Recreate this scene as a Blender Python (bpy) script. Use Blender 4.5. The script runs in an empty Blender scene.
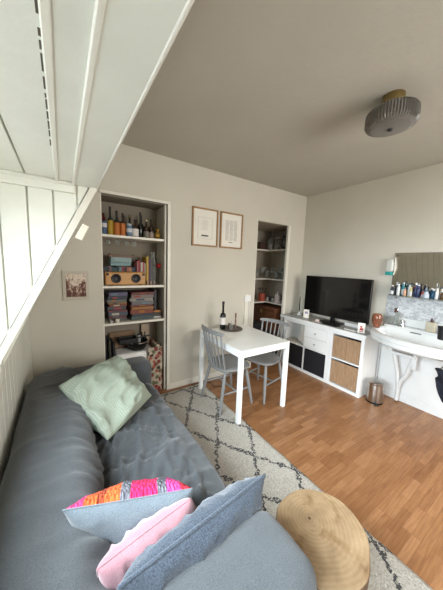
import bpy, bmesh, math, random
from mathutils import Vector, Matrix, noise
random.seed(7)
PI = math.pi
SC = bpy.context.scene
COL = SC.collection
V = Vector
R, D, H = 3.325, 2.626, 2.651          # right wall, back wall, ceiling

# ------------------------------------------------------------------ materials
def lin(c):
    return tuple(((x/255)/12.92 if x/255 <= .04045 else ((x/255+.055)/1.055)**2.4) for x in c) + (1,)
MATS = {}
def mat(name, rgb, rough=.55, metal=0, var=0, vscale=6, bump=0, bscale=60, spec=.5, trans=0, ior=1.45, sheen=0, alpha=1, coat=0, stretch=None):
    if name in MATS: return MATS[name]
    m = bpy.data.materials.new(name); m.use_nodes = True
    nt = m.node_tree; N = nt.nodes; Lk = nt.links
    b = N['Principled BSDF']
    b.inputs['Base Color'].default_value = lin(rgb)
    b.inputs['Roughness'].default_value = rough
    b.inputs['Metallic'].default_value = metal
    b.inputs['Specular IOR Level'].default_value = spec
    b.inputs['Transmission Weight'].default_value = trans
    b.inputs['IOR'].default_value = ior
    b.inputs['Sheen Weight'].default_value = sheen
    b.inputs['Coat Weight'].default_value = coat
    b.inputs['Alpha'].default_value = alpha
    tc = N.new('ShaderNodeTexCoord'); mp = N.new('ShaderNodeMapping')
    Lk.new(tc.outputs['Object'], mp.inputs[0])
    if stretch: mp.inputs['Scale'].default_value = stretch
    nz = N.new('ShaderNodeTexNoise'); nz.inputs['Scale'].default_value = vscale; nz.inputs['Detail'].default_value = 4
    Lk.new(mp.outputs[0], nz.inputs[0])
    v = max(var, .03)
    cr = N.new('ShaderNodeValToRGB')
    c = lin(rgb)
    cr.color_ramp.elements[0].position = .3; cr.color_ramp.elements[1].position = .7
    cr.color_ramp.elements[0].color = tuple(x*(1-v) for x in c[:3])+(1,)
    cr.color_ramp.elements[1].color = tuple(min(1, x*(1+v)) for x in c[:3])+(1,)
    Lk.new(nz.outputs['Fac'], cr.inputs[0]); Lk.new(cr.outputs[0], b.inputs['Base Color'])
    if bump:
        n2 = N.new('ShaderNodeTexNoise'); n2.inputs['Scale'].default_value = bscale; n2.inputs['Detail'].default_value = 3
        Lk.new(mp.outputs[0], n2.inputs[0])
        bp = N.new('ShaderNodeBump'); bp.inputs['Strength'].default_value = bump; bp.inputs['Distance'].default_value = .01
        Lk.new(n2.outputs['Fac'], bp.inputs['Height']); Lk.new(bp.outputs[0], b.inputs['Normal'])
    MATS[name] = m
    return m

def math_node(nt, op, a, b=None, c=None):
    n = nt.nodes.new('ShaderNodeMath'); n.operation = op
    for i, x in enumerate((a, b, c)):
        if x is None: continue
        if isinstance(x, (int, float)): n.inputs[i].default_value = x
        else: nt.links.new(x, n.inputs[i])
    return n.outputs[0]
def base(name, rough=.6):
    m = bpy.data.materials.new(name); m.use_nodes = True
    b = m.node_tree.nodes['Principled BSDF']; b.inputs['Roughness'].default_value = rough
    return m, m.node_tree, b
def ramp(nt, fac, stops, interp='LINEAR'):
    r = nt.nodes.new('ShaderNodeValToRGB'); r.color_ramp.interpolation = interp
    e = r.color_ramp.elements
    while len(e) > 1: e.remove(e[-1])
    e[0].position = stops[0][0]; e[0].color = lin(stops[0][1])
    for p, c in stops[1:]:
        x = e.new(p); x.color = lin(c)
    nt.links.new(fac, r.inputs[0]); return r.outputs[0]
def mixc(nt, fac, a, b, mode='MIX'):
    n = nt.nodes.new('ShaderNodeMix'); n.data_type = 'RGBA'; n.blend_type = mode
    for i, x in ((0, fac), (6, a), (7, b)):
        if isinstance(x, (int, float)): n.inputs[i].default_value = x
        elif isinstance(x, tuple): n.inputs[i].default_value = lin(x)
        else: nt.links.new(x, n.inputs[i])
    return n.outputs[2]
def objco(nt, scale=(1, 1, 1), rot=(0, 0, 0), loc=(0, 0, 0), out='Object'):
    tc = nt.nodes.new('ShaderNodeTexCoord'); mp = nt.nodes.new('ShaderNodeMapping')
    mp.inputs['Scale'].default_value = scale; mp.inputs['Rotation'].default_value = rot; mp.inputs['Location'].default_value = loc
    nt.links.new(tc.outputs[out], mp.inputs[0]); return mp.outputs[0]
def noise_tex(nt, co, scale, detail=4, rough=.55, dist=0):
    n = nt.nodes.new('ShaderNodeTexNoise'); n.inputs['Scale'].default_value = scale
    n.inputs['Detail'].default_value = detail; n.inputs['Roughness'].default_value = rough; n.inputs['Distortion'].default_value = dist
    nt.links.new(co, n.inputs[0]); return n.outputs['Fac']
def bumpn(nt, b, h, strength=.3, dist=.01):
    n = nt.nodes.new('ShaderNodeBump'); n.inputs['Strength'].default_value = strength; n.inputs['Distance'].default_value = dist
    nt.links.new(h, n.inputs['Height']); nt.links.new(n.outputs[0], b.inputs['Normal'])

def floor_mat():
    m, nt, b = base('laminate_floor', .36)
    co = objco(nt)
    br = nt.nodes.new('ShaderNodeTexBrick')
    br.inputs['Scale'].default_value = 1; br.inputs['Brick Width'].default_value = .235; br.inputs['Row Height'].default_value = .047
    br.inputs['Mortar Size'].default_value = .0008; br.offset = .37; br.offset_frequency = 3; br.squash = 1
    br.inputs['Color1'].default_value = (0, 0, 0, 1); br.inputs['Color2'].default_value = (1, 1, 1, 1); br.inputs['Mortar'].default_value = (.0, .0, .0, 1)
    nt.links.new(co, br.inputs[0])
    c = ramp(nt, br.outputs['Color'], [(0, (134, 92, 57)), (.35, (144, 101, 65)), (.7, (151, 108, 71)), (1, (160, 117, 80))])
    g = noise_tex(nt, objco(nt, (3, 45, 1)), 2.2, 5, .6, .4)
    gc = ramp(nt, g, [(.3, (205, 190, 178)), (.65, (255, 255, 255))])
    c2 = mixc(nt, .8, c, gc, 'MULTIPLY')
    c3 = mixc(nt, br.outputs['Fac'], c2, (112, 72, 46))
    nt.links.new(c3, b.inputs['Base Color'])
    r = noise_tex(nt, objco(nt, (1, 6, 1)), 3); rr = math_node(nt, 'MULTIPLY_ADD', r, .16, .3)
    nt.links.new(rr, b.inputs['Roughness'])
    return m
def rug_mat():
    m, nt, b = base('wool_rug', .95)
    co = objco(nt)
    n1 = nt.nodes.new('ShaderNodeTexNoise'); n1.inputs['Scale'].default_value = 26; n1.inputs['Detail'].default_value = 3
    nt.links.new(co, n1.inputs[0])
    sx = nt.nodes.new('ShaderNodeSeparateXYZ'); nt.links.new(co, sx.inputs[0])
    nx = nt.nodes.new('ShaderNodeSeparateColor'); nt.links.new(n1.outputs['Color'], nx.inputs[0])
    x = math_node(nt, 'MULTIPLY_ADD', math_node(nt, 'SUBTRACT', nx.outputs[0], .5), .09, sx.outputs[0])
    y = math_node(nt, 'MULTIPLY_ADD', math_node(nt, 'SUBTRACT', nx.outputs[1], .5), .09, sx.outputs[1])
    u = math_node(nt, 'MULTIPLY_ADD', x, 1/.35, -1.05/.35); v = math_node(nt, 'MULTIPLY_ADD', y, 1/.55, -2.12/.55)
    def line(a):
        f = math_node(nt, 'PINGPONG', a, .5)
        return math_node(nt, 'LESS_THAN', f, .044)
    l = math_node(nt, 'MAXIMUM', line(math_node(nt, 'ADD', u, v)), line(math_node(nt, 'SUBTRACT', u, v)))
    e = math_node(nt, 'LESS_THAN', math_node(nt, 'ABSOLUTE', math_node(nt, 'SUBTRACT', y, 2.50)), .013)
    l = math_node(nt, 'MAXIMUM', l, e)
    br = noise_tex(nt, co, 75, 2)
    l = math_node(nt, 'MULTIPLY', l, math_node(nt, 'GREATER_THAN', br, .44))
    pn = noise_tex(nt, co, 95, 4, .7)
    cream = ramp(nt, pn, [(.3, (142, 135, 124)), (.55, (190, 184, 172)), (.8, (218, 213, 203))])
    c = mixc(nt, l, cream, (38, 36, 37))
    nt.links.new(c, b.inputs['Base Color'])
    bumpn(nt, b, pn, .9, .02)
    b.inputs['Sheen Weight'].default_value = .2
    return m
def wallmat(name, rgb, bs=90, st=.12):
    return mat(name, rgb, .85, var=.035, vscale=2, bump=st, bscale=bs, spec=.2)
def paint_mat():
    m, nt, b = base('painted_boards', .5)
    co = objco(nt)
    n = noise_tex(nt, co, 3, 6); c = ramp(nt, n, [(.3, (216, 217, 206)), (.7, (229, 229, 219))])
    nt.links.new(c, b.inputs['Base Color'])
    bumpn(nt, b, noise_tex(nt, objco(nt, (1, 1, 1)), 22, 6, .7), .10, .01)
    return m
def fabric_mat(name, rgb, rgb2=None, scale=420, bump=.35, sheen=.25, big=.12):
    if name in MATS: return MATS[name]
    m, nt, b = base(name, .92)
    co = objco(nt)
    w = noise_tex(nt, objco(nt, (1, 1, 1)), scale, 2, .6)
    g = noise_tex(nt, co, 9, 4)
    rgb2 = rgb2 or tuple(int(x*.8) for x in rgb)
    c = ramp(nt, w, [(.33, rgb2), (.66, rgb)])
    gc = ramp(nt, g, [(.3, (225, 225, 225)), (.7, (255, 255, 255))])
    nt.links.new(mixc(nt, .7, c, gc, 'MULTIPLY'), b.inputs['Base Color'])
    b.inputs['Sheen Weight'].default_value = sheen; b.inputs['Specular IOR Level'].default_value = .2
    wr = noise_tex(nt, objco(nt, (1, 1, 1)), 26, 5, .6, .8)
    h = math_node(nt, 'ADD', math_node(nt, 'MULTIPLY', w, .25), math_node(nt, 'MULTIPLY', wr, big*3))
    bumpn(nt, b, h, bump, .012)
    MATS[name] = m
    return m
def gingham_mat():
    m, nt, b = base('gingham_cotton', .9)
    co = objco(nt, (1, 1, 1), out='UV')
    s = nt.nodes.new('ShaderNodeSeparateXYZ'); nt.links.new(co, s.inputs[0])
    def st(a): return math_node(nt, 'LESS_THAN', math_node(nt, 'FRACT', math_node(nt, 'MULTIPLY', a, 44)), .5)
    f = math_node(nt, 'MULTIPLY', math_node(nt, 'ADD', st(s.outputs[0]), st(s.outputs[1])), .5)
    c = ramp(nt, f, [(0, (158, 164, 149)), (.5, (144, 153, 138)), (1, (128, 140, 124))])
    nt.links.new(c, b.inputs['Base Color'])
    bumpn(nt, b, noise_tex(nt, objco(nt), 22, 5, .6, .9), .4, .012)
    return m
def crochet_mat():
    m, nt, b = base('crochet_wool', .95)
    co = objco(nt, (1, 1, 1), out='UV')
    s = nt.nodes.new('ShaderNodeSeparateXYZ'); nt.links.new(co, s.inputs[0])
    n = noise_tex(nt, co, 6, 2)
    u = math_node(nt, 'MULTIPLY_ADD', n, .04, s.outputs[0])
    c = ramp(nt, u, [(0, (224, 58, 118)), (.15, (238, 92, 32)), (.24, (170, 62, 22)), (.30, (240, 98, 36)), (.42, (104, 106, 112)), (.50, (228, 26, 96)), (.70, (232, 38, 104)), (.72, (104, 106, 112)), (.80, (238, 70, 150)), (.92, (206, 28, 52))], 'CONSTANT')
    wv = nt.nodes.new('ShaderNodeTexVoronoi'); wv.inputs['Scale'].default_value = 46; nt.links.new(co, wv.inputs[0])
    dk = ramp(nt, wv.outputs['Distance'], [(.1, (255, 255, 255)), (.7, (150, 140, 150))])
    nt.links.new(mixc(nt, .7, c, dk, 'MULTIPLY'), b.inputs['Base Color'])
    bumpn(nt, b, math_node(nt, 'MULTIPLY', wv.outputs['Distance'], -1), .8, .01)
    return m
def stump_top_mat():
    m, nt, b = base('sawn_log_end', .6)
    co = objco(nt, (1, 1, 1), loc=(-.0, -.03, 0))
    n = nt.nodes.new('ShaderNodeTexNoise'); n.inputs['Scale'].default_value = 5; nt.links.new(co, n.inputs[0])
    va = nt.nodes.new('ShaderNodeVectorMath'); va.operation = 'MULTIPLY_ADD'; va.inputs[1].default_value = (.045,)*3
    nt.links.new(n.outputs['Color'], va.inputs[0]); nt.links.new(co, va.inputs[2])
    s = nt.nodes.new('ShaderNodeSeparateXYZ'); nt.links.new(va.outputs[0], s.inputs[0])
    x = math_node(nt, 'ADD', s.outputs[0], -.02); y = math_node(nt, 'ADD', s.outputs[1], -.05)
    r = math_node(nt, 'SQRT', math_node(nt, 'ADD', math_node(nt, 'MULTIPLY', x, x), math_node(nt, 'MULTIPLY', y, y)))
    rings = math_node(nt, 'SINE', math_node(nt, 'MULTIPLY', math_node(nt, 'POWER', r, .85), 330))
    rings2 = math_node(nt, 'MULTIPLY_ADD', rings, .5, .5)
    n2 = noise_tex(nt, co, 12, 5)
    f = math_node(nt, 'ADD', math_node(nt, 'MULTIPLY', rings2, .085), math_node(nt, 'MULTIPLY', n2, .915))
    c = ramp(nt, f, [(.25, (116, 94, 68)), (.5, (142, 118, 88)), (.8, (164, 140, 108))])
    heart = math_node(nt, 'LESS_THAN', r, .006)
    c = mixc(nt, heart, c, (70, 45, 28))
    st = noise_tex(nt, objco(nt, (1, 1, 1), loc=(3, 1, 0)), 11, 3); stf = ramp(nt, st, [(.60, (255, 255, 255)), (.70, (205, 188, 165))])
    c = mixc(nt, .75, c, stf, 'MULTIPLY')
    nt.links.new(c, b.inputs['Base Color'])
    bumpn(nt, b, rings2, .12, .003)
    return m
def bamboo_mat():
    m, nt, b = base('bamboo_slats', .6)
    co = objco(nt)
    s = nt.nodes.new('ShaderNodeSeparateXYZ'); nt.links.new(co, s.inputs[0])
    w = math_node(nt, 'FRACT', math_node(nt, 'MULTIPLY', s.outputs[1], 70))
    n = noise_tex(nt, objco(nt, (1, 60, 3)), 3, 4)
    c = ramp(nt, n, [(.3, (146, 114, 84)), (.7, (180, 148, 116))])
    g = math_node(nt, 'LESS_THAN', w, .16)
    nt.links.new(mixc(nt, g, c, (118, 86, 56)), b.inputs['Base Color'])
    return m
def wood_mat(name, c1, c2, stretch=(2, 2, 30), rough=.5):
    if name in MATS: return MATS[name]
    m, nt, b = base(name, rough)
    n = noise_tex(nt, objco(nt, stretch), 3, 5, .6, .5)
    nt.links.new(ramp(nt, n, [(.3, c1), (.7, c2)]), b.inputs['Base Color'])
    MATS[name] = m
    return m
def marble_mat():
    m, nt, b = base('marble_effect_panel', .35)
    co = objco(nt)
    w = noise_tex(nt, objco(nt, (1, 1, 1.8), rot=(.6, 0, 0)), 7.5, 9, .72, 1.2)
    v = math_node(nt, 'ABSOLUTE', math_node(nt, 'SUBTRACT', w, .5))
    c = ramp(nt, v, [(0, (128, 131, 136)), (.012, (164, 167, 170)), (.045, (192, 194, 196)), (.15, (204, 205, 206))])
    nt.links.new(c, b.inputs['Base Color']); return m
def worktop_mat():
    m, nt, b = base('grey_worktop', .4)
    n = noise_tex(nt, objco(nt, (6, 1, 1)), 5, 6, .6)
    nt.links.new(ramp(nt, n, [(.3, (142, 140, 136)), (.7, (182, 180, 175))]), b.inputs['Base Color']); return m
def floral_mat():
    m, nt, b = base('floral_print', .7)
    v = nt.nodes.new('ShaderNodeTexVoronoi'); v.inputs['Scale'].default_value = 24; nt.links.new(objco(nt), v.inputs[0])
    s = nt.nodes.new('ShaderNodeSeparateColor'); nt.links.new(v.outputs['Color'], s.inputs[0])
    cc = ramp(nt, s.outputs[0], [(0, (120, 38, 42)), (.3, (92, 96, 66)), (.55, (150, 84, 66)), (.75, (196, 180, 156)), (.9, (60, 46, 44))], 'CONSTANT')
    f = math_node(nt, 'LESS_THAN', v.outputs['Distance'], .58)
    nt.links.new(mixc(nt, f, (168, 156, 136), cc), b.inputs['Base Color']); return m
def print_mat():
    m, nt, b = base('sepia_street_print', .7)
    co = objco(nt)
    n = noise_tex(nt, objco(nt, (14, 1, 9)), 2.4, 6, .7)
    s = nt.nodes.new('ShaderNodeSeparateXYZ'); nt.links.new(co, s.inputs[0])
    ax = math_node(nt, 'ABSOLUTE', s.outputs[0])                 # denser at the sides, open sky in the middle
    z = math_node(nt, 'MULTIPLY', s.outputs[2], -1.1)
    f = math_node(nt, 'ADD', math_node(nt, 'ADD', n, math_node(nt, 'MULTIPLY', ax, 1.4)), z)
    f = math_node(nt, 'ADD', f, .035)
    c = ramp(nt, f, [(.52, (214, 200, 184)), (.58, (150, 116, 100)), (.68, (84, 52, 44))])
    nt.links.new(c, b.inputs['Base Color']); return m

M = dict(
    wall=wallmat('cream_wall_paint', (201, 196, 183)), ceil=wallmat('ceiling_paint', (186, 181, 170), 30, .25),
    trim=mat('white_gloss_trim', (222, 218, 206), .4, var=.02), boards=paint_mat(),
    floor=floor_mat(), rug=rug_mat(), sofa=fabric_mat('charcoal_sofa_cloth', (82, 85, 87), (58, 61, 63)),
    gingham=gingham_mat(), crochet=crochet_mat(), pgrey=fabric_mat('grey_linen', (104, 112, 118), (82, 90, 96), 300),
    pink=fabric_mat('pink_velvet', (152, 112, 118), (138, 98, 105), 300, .2, .5), blue=fabric_mat('denim_blue_wool', (74, 82, 93), (40, 47, 56), 260, .6),
    logtop=stump_top_mat(), bark=wood_mat('tree_bark', (66, 48, 34), (116, 88, 60), (14, 14, 2), .9),
    white=mat('white_lacquer', (232, 232, 230), .35, var=.01), wtab=mat('white_table_top', (226, 225, 220), .3, var=.01),
    grey=mat('grey_chair_paint', (130, 130, 129), .45, var=.03), bamboo=bamboo_mat(), blackbox=mat('black_drawer_box', (26, 27, 32), .7, var=.1),
    worktop=worktop_mat(), tvb=mat('tv_black_plastic', (14, 14, 15), .35), screen=mat('tv_dark_screen', (10, 10, 12), .12, coat=.3),
    steel=mat('brushed_steel', (190, 188, 184), .28, 1, var=.05), chrome=mat('chrome', (210, 210, 212), .1, 1), black=mat('black_plastic', (20, 20, 22), .45),
    brass=mat('aged_brass', (156, 136, 92), .38, 1, var=.08), china=mat('white_ceramic', (214, 215, 213), .15, var=.01, coat=.4),
    mirror=mat('mirror_silver', (196, 192, 182), .02, 1), marble=marble_mat(), frame=wood_mat('oak_frame', (136, 102, 62), (164, 128, 84), (8, 8, 8)),
    paper=mat('white_paper', (226, 222, 212), .8, var=.01), ink=mat('grey_ink', (172, 170, 164), .8), darkink=mat('dark_ink', (92, 88, 84), .8),
    sepia=print_mat(), floral=floral_mat(), brown=wood_mat('dark_walnut', (72, 42, 24), (112, 68, 40), (2, 20, 20)), bambspk=wood_mat('bamboo_speaker_wood', (168, 120, 66), (196, 148, 90), (2, 10, 30)),
    amber=mat('amber_glass', (214, 160, 132), .06, trans=.9), glass=mat('clear_glass', (235, 240, 238), .03, trans=1, ior=1.3), darkglass=mat('dark_green_bottle_glass', (16, 20, 16), .08, spec=.7),
    brownglass=mat('brown_bottle_glass', (44, 26, 14), .1, spec=.7), smoke=mat('smoked_ribbed_glass', (176, 174, 170), .15, trans=.8, ior=1.35, spec=.8),
    navy=mat('navy_cloth', (22, 25, 36), .95, var=.2, bump=.4, bscale=40), gold=mat('gold_ornament', (178, 144, 70), .3, .8, var=.2), rose=mat('red_rose_petal', (150, 16, 26), .6, var=.2),
    cork=mat('dark_round_tray', (74, 66, 58), .5, var=.2), concrete=mat('grey_plaster', (150, 144, 132), .8), tag=mat('cream_block_paint', (220, 214, 196), .6),  # concrete is one plain grey plaster tone
)
M['pnl'] = mat('panel_paint', (208, 208, 206), .45, var=.01)
def thin_glass(name, rgb, tint, f0, f1, rough=.1):
    m = bpy.data.materials.new(name); m.use_nodes = True; nt = m.node_tree; b = nt.nodes['Principled BSDF']
    b.inputs['Base Color'].default_value = lin(rgb); b.inputs['Roughness'].default_value = rough; b.inputs['Specular IOR Level'].default_value = .8
    tr = nt.nodes.new('ShaderNodeBsdfTransparent'); tr.inputs[0].default_value = tint
    lw = nt.nodes.new('ShaderNodeLayerWeight'); lw.inputs[0].default_value = .35
    f = math_node(nt, 'MULTIPLY_ADD', lw.outputs['Facing'], f1, f0)
    x = nt.nodes.new('ShaderNodeMixShader'); nt.links.new(f, x.inputs[0]); nt.links.new(tr.outputs[0], x.inputs[1]); nt.links.new(b.outputs[0], x.inputs[2])
    nt.links.new(x.outputs[0], nt.nodes['Material Output'].inputs[0]); return m
M['glass'] = thin_glass('thin_clear_glass', (206, 208, 204), (.93, .94, .93, 1), .07, .5)
def cm(r, g, b, rough=.55, metal=0): return mat('paint_%d_%d_%d_%d' % (r, g, b, int(rough*100)), (r, g, b), rough, metal, var=.06)

# ------------------------------------------------------------------ mesh builder
class MB:
    def __init__(s): s.bm = bmesh.new()
    def mtx(s, vs, m):
        if m is not None: bmesh.ops.transform(s.bm, matrix=m, verts=vs)
        return s
    def box(s, x0, x1, y0, y1, z0, z1, m=None):
        r = bmesh.ops.create_cube(s.bm, size=1)
        for v in r['verts']:
            v.co = V(((x0+x1)/2+v.co.x*(x1-x0), (y0+y1)/2+v.co.y*(y1-y0), (z0+z1)/2+v.co.z*(z1-z0)))
        return s.mtx(r['verts'], m)
    def lathe(s, prof, seg=24, m=None, mat_i=0):
        rings = []; vs = []
        for r, z in prof:
            if r < 1e-5: v = s.bm.verts.new((0, 0, z)); rings.append([v]); vs.append(v)
            else:
                ring = [s.bm.verts.new((r*math.cos(2*PI*k/seg), r*math.sin(2*PI*k/seg), z)) for k in range(seg)]
                rings.append(ring); vs += ring
        for a, b in zip(rings, rings[1:]):
            for k in range(seg):
                k2 = (k+1) % seg
                if len(a) == 1 and len(b) == 1: continue
                if len(a) == 1: s.bm.faces.new((a[0], b[k2], b[k]))
                elif len(b) == 1: s.bm.faces.new((a[k], a[k2], b[0]))
                else: s.bm.faces.new((a[k], a[k2], b[k2], b[k]))
        return s.mtx(vs, m)
    def tube(s, pts, r, seg=10, m=None, close=False):
        pts = [V(p) for p in pts]; n = len(pts); rr = r if isinstance(r, (list, tuple)) else [r]*n
        rings = []; vs = []; up = None
        for i, p in enumerate(pts):
            if close: t = pts[(i+1) % n]-pts[i-1]
            else: t = pts[min(i+1, n-1)]-pts[max(i-1, 0)]
            t.normalize()
            if up is None: up = t.orthogonal().normalized()
            up = (up-t*up.dot(t)).normalized(); q = t.cross(up)
            ring = [s.bm.verts.new(p+(up*math.cos(2*PI*k/seg)+q*math.sin(2*PI*k/seg))*rr[i]) for k in range(seg)]
            rings.append(ring); vs += ring
        for i in range(n if close else n-1):
            a, b = rings[i], rings[(i+1) % n]
            for k in range(seg): s.bm.faces.new((a[k], a[(k+1) % seg], b[(k+1) % seg], b[k]))
        if not close:
            s.bm.faces.new(rings[0][::-1]); s.bm.faces.new(rings[-1])
        return s.mtx(vs, m)
    def prism(s, poly, axis, a, b, m=None):
        # poly: 2-D points in the plane of the two other axes (x,y order), extruded along axis from a to b
        def mk(p, t):
            return {'x': (t, p[0], p[1]), 'y': (p[0], t, p[1]), 'z': (p[0], p[1], t)}[axis]
        A = [s.bm.verts.new(mk(p, a)) for p in poly]; B = [s.bm.verts.new(mk(p, b)) for p in poly]
        n = len(poly)
        s.bm.faces.new(A); s.bm.faces.new(B[::-1])
        for i in range(n): s.bm.faces.new((A[i], A[(i+1) % n], B[(i+1) % n], B[i]))
        return s.mtx(A+B, m)
    def sphere(s, c, r, sx=1, sy=1, sz=1, seg=20, ring=12):
        q = bmesh.ops.create_uvsphere(s.bm, u_segments=seg, v_segments=ring, radius=r)
        for v in q['verts']: v.co = V((c[0]+v.co.x*sx, c[1]+v.co.y*sy, c[2]+v.co.z*sz))
        return s
    def build(s, name, material, parent=None, bevel=0, smooth=35, loc=None):
        bmesh.ops.recalc_face_normals(s.bm, faces=s.bm.faces)
        me = bpy.data.meshes.new(name); s.bm.to_mesh(me); s.bm.free()
        if not isinstance(material, (list, tuple)): material = [material]
        for x in material: me.materials.append(x)
        for p in me.polygons: p.use_smooth = True
        me.set_sharp_from_angle(angle=math.radians(smooth))
        o = bpy.data.objects.new(name, me); COL.objects.link(o)
        if parent is not None: o.parent = parent
        if loc: o.location = loc
        if bevel:
            b = o.modifiers.new('bevel', 'BEVEL'); b.width = bevel; b.segments = 2; b.limit_method = 'ANGLE'; b.angle_limit = math.radians(40)
        return o
def T(x=0, y=0, z=0, rx=0, ry=0, rz=0):
    return Matrix.Translation((x, y, z)) @ Matrix.Rotation(rz, 4, 'Z') @ Matrix.Rotation(ry, 4, 'Y') @ Matrix.Rotation(rx, 4, 'X')
def thing(name, label, cat, loc=(0, 0, 0), rz=0, group=None):
    o = bpy.data.objects.new(name, None); o.empty_display_size = .05; COL.objects.link(o)
    o.location = loc; o.rotation_euler = (0, 0, rz); return tag(o, label, cat, group)
def tag(o, label, cat, group=None, kind=None):
    o['label'] = label; o['category'] = cat
    if group: o['group'] = group
    if kind: o['kind'] = kind
    return o
def struct(o): o['kind'] = 'structure'; return o
def copy_tree(o, parent=None):
    c = o.copy(); COL.objects.link(c)
    if parent is not None: c.parent = parent
    for ch in list(o.children): copy_tree(ch, c)
    return c

# ------------------------------------------------------------------ room shell
Y0 = -1.3                     # wall behind the photographer
KX = -.262                    # knee wall
SL = lambda z: KX+(z-1.03)/2.013 if z < 1.92 else .1765+(z-1.913)/2.27   # x of the sloping roof lining at height z
CH = 1.5                      # y of the dormer cheek
DC = 1.913                    # dormer ceiling height
DX = -.56                     # dormer window wall
YB = -.75                     # near cheek of the dormer

m = MB(); m.box(-1.3, 3.6, Y0-.1, 3.6, -.06, 0); struct(m.build('floor', M['floor']))
m = MB(); m.box(SL(H)-.08, R+.1, Y0-.1, D+.1, H, H+.05); struct(m.build('ceiling', M['ceil']))
# back wall with two cupboard openings
c1 = (.319, .989, 2.164); c2 = (2.308, 2.94, 2.159)
m = MB()
m.box(KX-.05, c1[0], D, D+.08, 0, H); m.box(c1[0], c1[1], D, D+.08, c1[2], H); m.box(c1[1], c2[0], D, D+.08, 0, H)
m.box(c2[0], c2[1], D, D+.08, c2[2], H); m.box(c2[1], R+.1, D, D+.03, 0, H)
struct(m.build('wall_back', M['wall']))
m = MB(); m.box(R, R+.08, Y0-.1, D, 0, H); struct(m.build('wall_right', M['wall']))
nw = (1.2, 3.0, .95, 2.25)      # unseen window added behind the photographer to let in fill light
m = MB(); m.box(KX-.1, nw[0], Y0-.08, Y0, 0, H); m.box(nw[1], R+.1, Y0-.08, Y0, 0, H); m.box(nw[0], nw[1], Y0-.08, Y0, 0, nw[2]); m.box(nw[0], nw[1], Y0-.08, Y0, nw[3], H)
struct(m.build('wall_near', M['wall']))

def board_row(m, n0, n1, w, fn, gap=.006):
    """boards between n0 and n1 each w wide; fn(a, b) adds one board"""
    k = n0
    while k < n1-1e-4:
        fn(k+gap/2, min(k+w, n1)-gap/2); k += w
# knee wall, vertical boards
m = MB()
board_row(m, Y0, D-.002, .098, lambda a, b: m.box(KX-.02, KX, a, b, 0, .93 if b < 1.2 else 1.0 if b < CH else 1.03))
m.box(KX-.04, KX-.012, Y0, D, 0, .93)
o = struct(m.build('wall_left', M['boards'], bevel=.003))
# sloping lining beyond the cheek, near side and above the dormer mouth
m = MB()
def slope(a, b, z0, z1, t0=0, t1=.02):
    if z0 < 1.9 and z1 > 1.93: slope(a, b, z0, 1.913, t0, t1); slope(a, b, 1.913, z1, t0, t1); return
    m.prism([(SL(z0)-t0, z0), (SL(z1)-t0, z1), (SL(z1)-t1-t0, z1), (SL(z0)-t1-t0, z0)], 'y', a, b)
board_row(m, CH+.02, D-.002, .098, lambda a, b: slope(a, b, 1.03, H+.02))
slope(CH, D, 1.0, H+.02, .015, .03)
board_row(m, Y0, YB, .098, lambda a, b: slope(a, b, 1.03, H+.02)); slope(Y0, YB, 1.0, H+.02, .015, .03)
slope(YB, CH+.02, DC+.02, H+.02, 0, .025)
struct(m.build('wall_slope', M['boards'], bevel=.003))
# dormer ceiling: boards running along the room, two raised beads, moulding at the cheek, broad edge board
m = MB()
board_row(m, DX, -.128, .112, lambda a, b: m.box(a, b, YB, CH, DC, DC+.02))
m.box(-.125, -.012, YB, CH, DC, DC+.02); m.box(-.006, .062, YB, CH, DC, DC+.02)
m.box(.068, SL(DC)-.004, YB, CH, DC-.006, DC+.02); m.box(DX, SL(DC), YB, CH, DC+.018, DC+.03)
struct(m.build('ceiling_dormer', M['boards'], bevel=.003))
m = MB()
m.box(-.015, .001, YB, CH, DC-.008, DC+.002); m.box(.056, .070, YB, CH, DC-.012, DC+.002)
struct(m.build('trim_1', M['trim'], bevel=.003))
m = MB(); m.box(DX, .066, CH-.02, CH, DC-.052, DC); m.box(DX, .066, CH-.028, CH, DC-.018, DC)
struct(m.build('trim_2', M['boards'], bevel=.004))
m = MB(); m.box(SL(DC)-.010, SL(DC)-.001, YB, CH+.01, DC-.0085, DC+.004); struct(m.build('trim_3', M['trim'], bevel=.003))
# the crack of flaked paint beside the bead, in short dark splits
m = MB(); y = .25
while y < 1.05:
    l = random.uniform(.015, .06); m.box(-.0195, -.0155+random.uniform(-.001, .001), y, y+l, DC-.0012, DC+.001); y += l+random.uniform(.003, .03)
struct(m.build('trim_4', mat('bare_wood_split', (84, 76, 64), .9)))
# cheeks
def cheek(ya, yb, name):
    global m
    m = MB()
    def bd(a, b):
        pts = [(a, DC), (b, DC)]
        lo = lambda x: max(.93, 1.03+(x-KX)*2.013)
        pts = [(a, lo(a)), (b, min(lo(b), DC-.001)), (b, DC), (a, DC)]
        m.prism(pts, 'y', ya, yb)
    k = .079+.1
    while k > DX:
        a = max(k-.1025, DX); bd(a+.003, min(k-.003, SL(DC)-.006)); k -= .1025
    m.prism([(DX, .93), (KX-.03, .93), (SL(DC)-.03, DC), (DX, DC)], 'y', (ya+yb)/2, yb if ya > 0 else ya)
    struct(m.build(name, M['boards'], bevel=.003))
cheek(CH, CH+.03, 'wall_cheek_far'); cheek(YB-.03, YB, 'wall_cheek_near')
# sloping edge board along the far cheek
m = MB()
a0, a1 = V((KX-.02, 0, .99)), V((SL(DC), 0, DC))
dr = (a1-a0).normalized(); nr = V((-dr.z, 0, dr.x))
q = [a0, a1, a1+nr*.034, a0+nr*.034]
m.prism([(p.x, p.z) for p in q], 'y', CH-.014, CH+.03)
struct(m.build('trim_5', M['trim'], bevel=.003))
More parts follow.
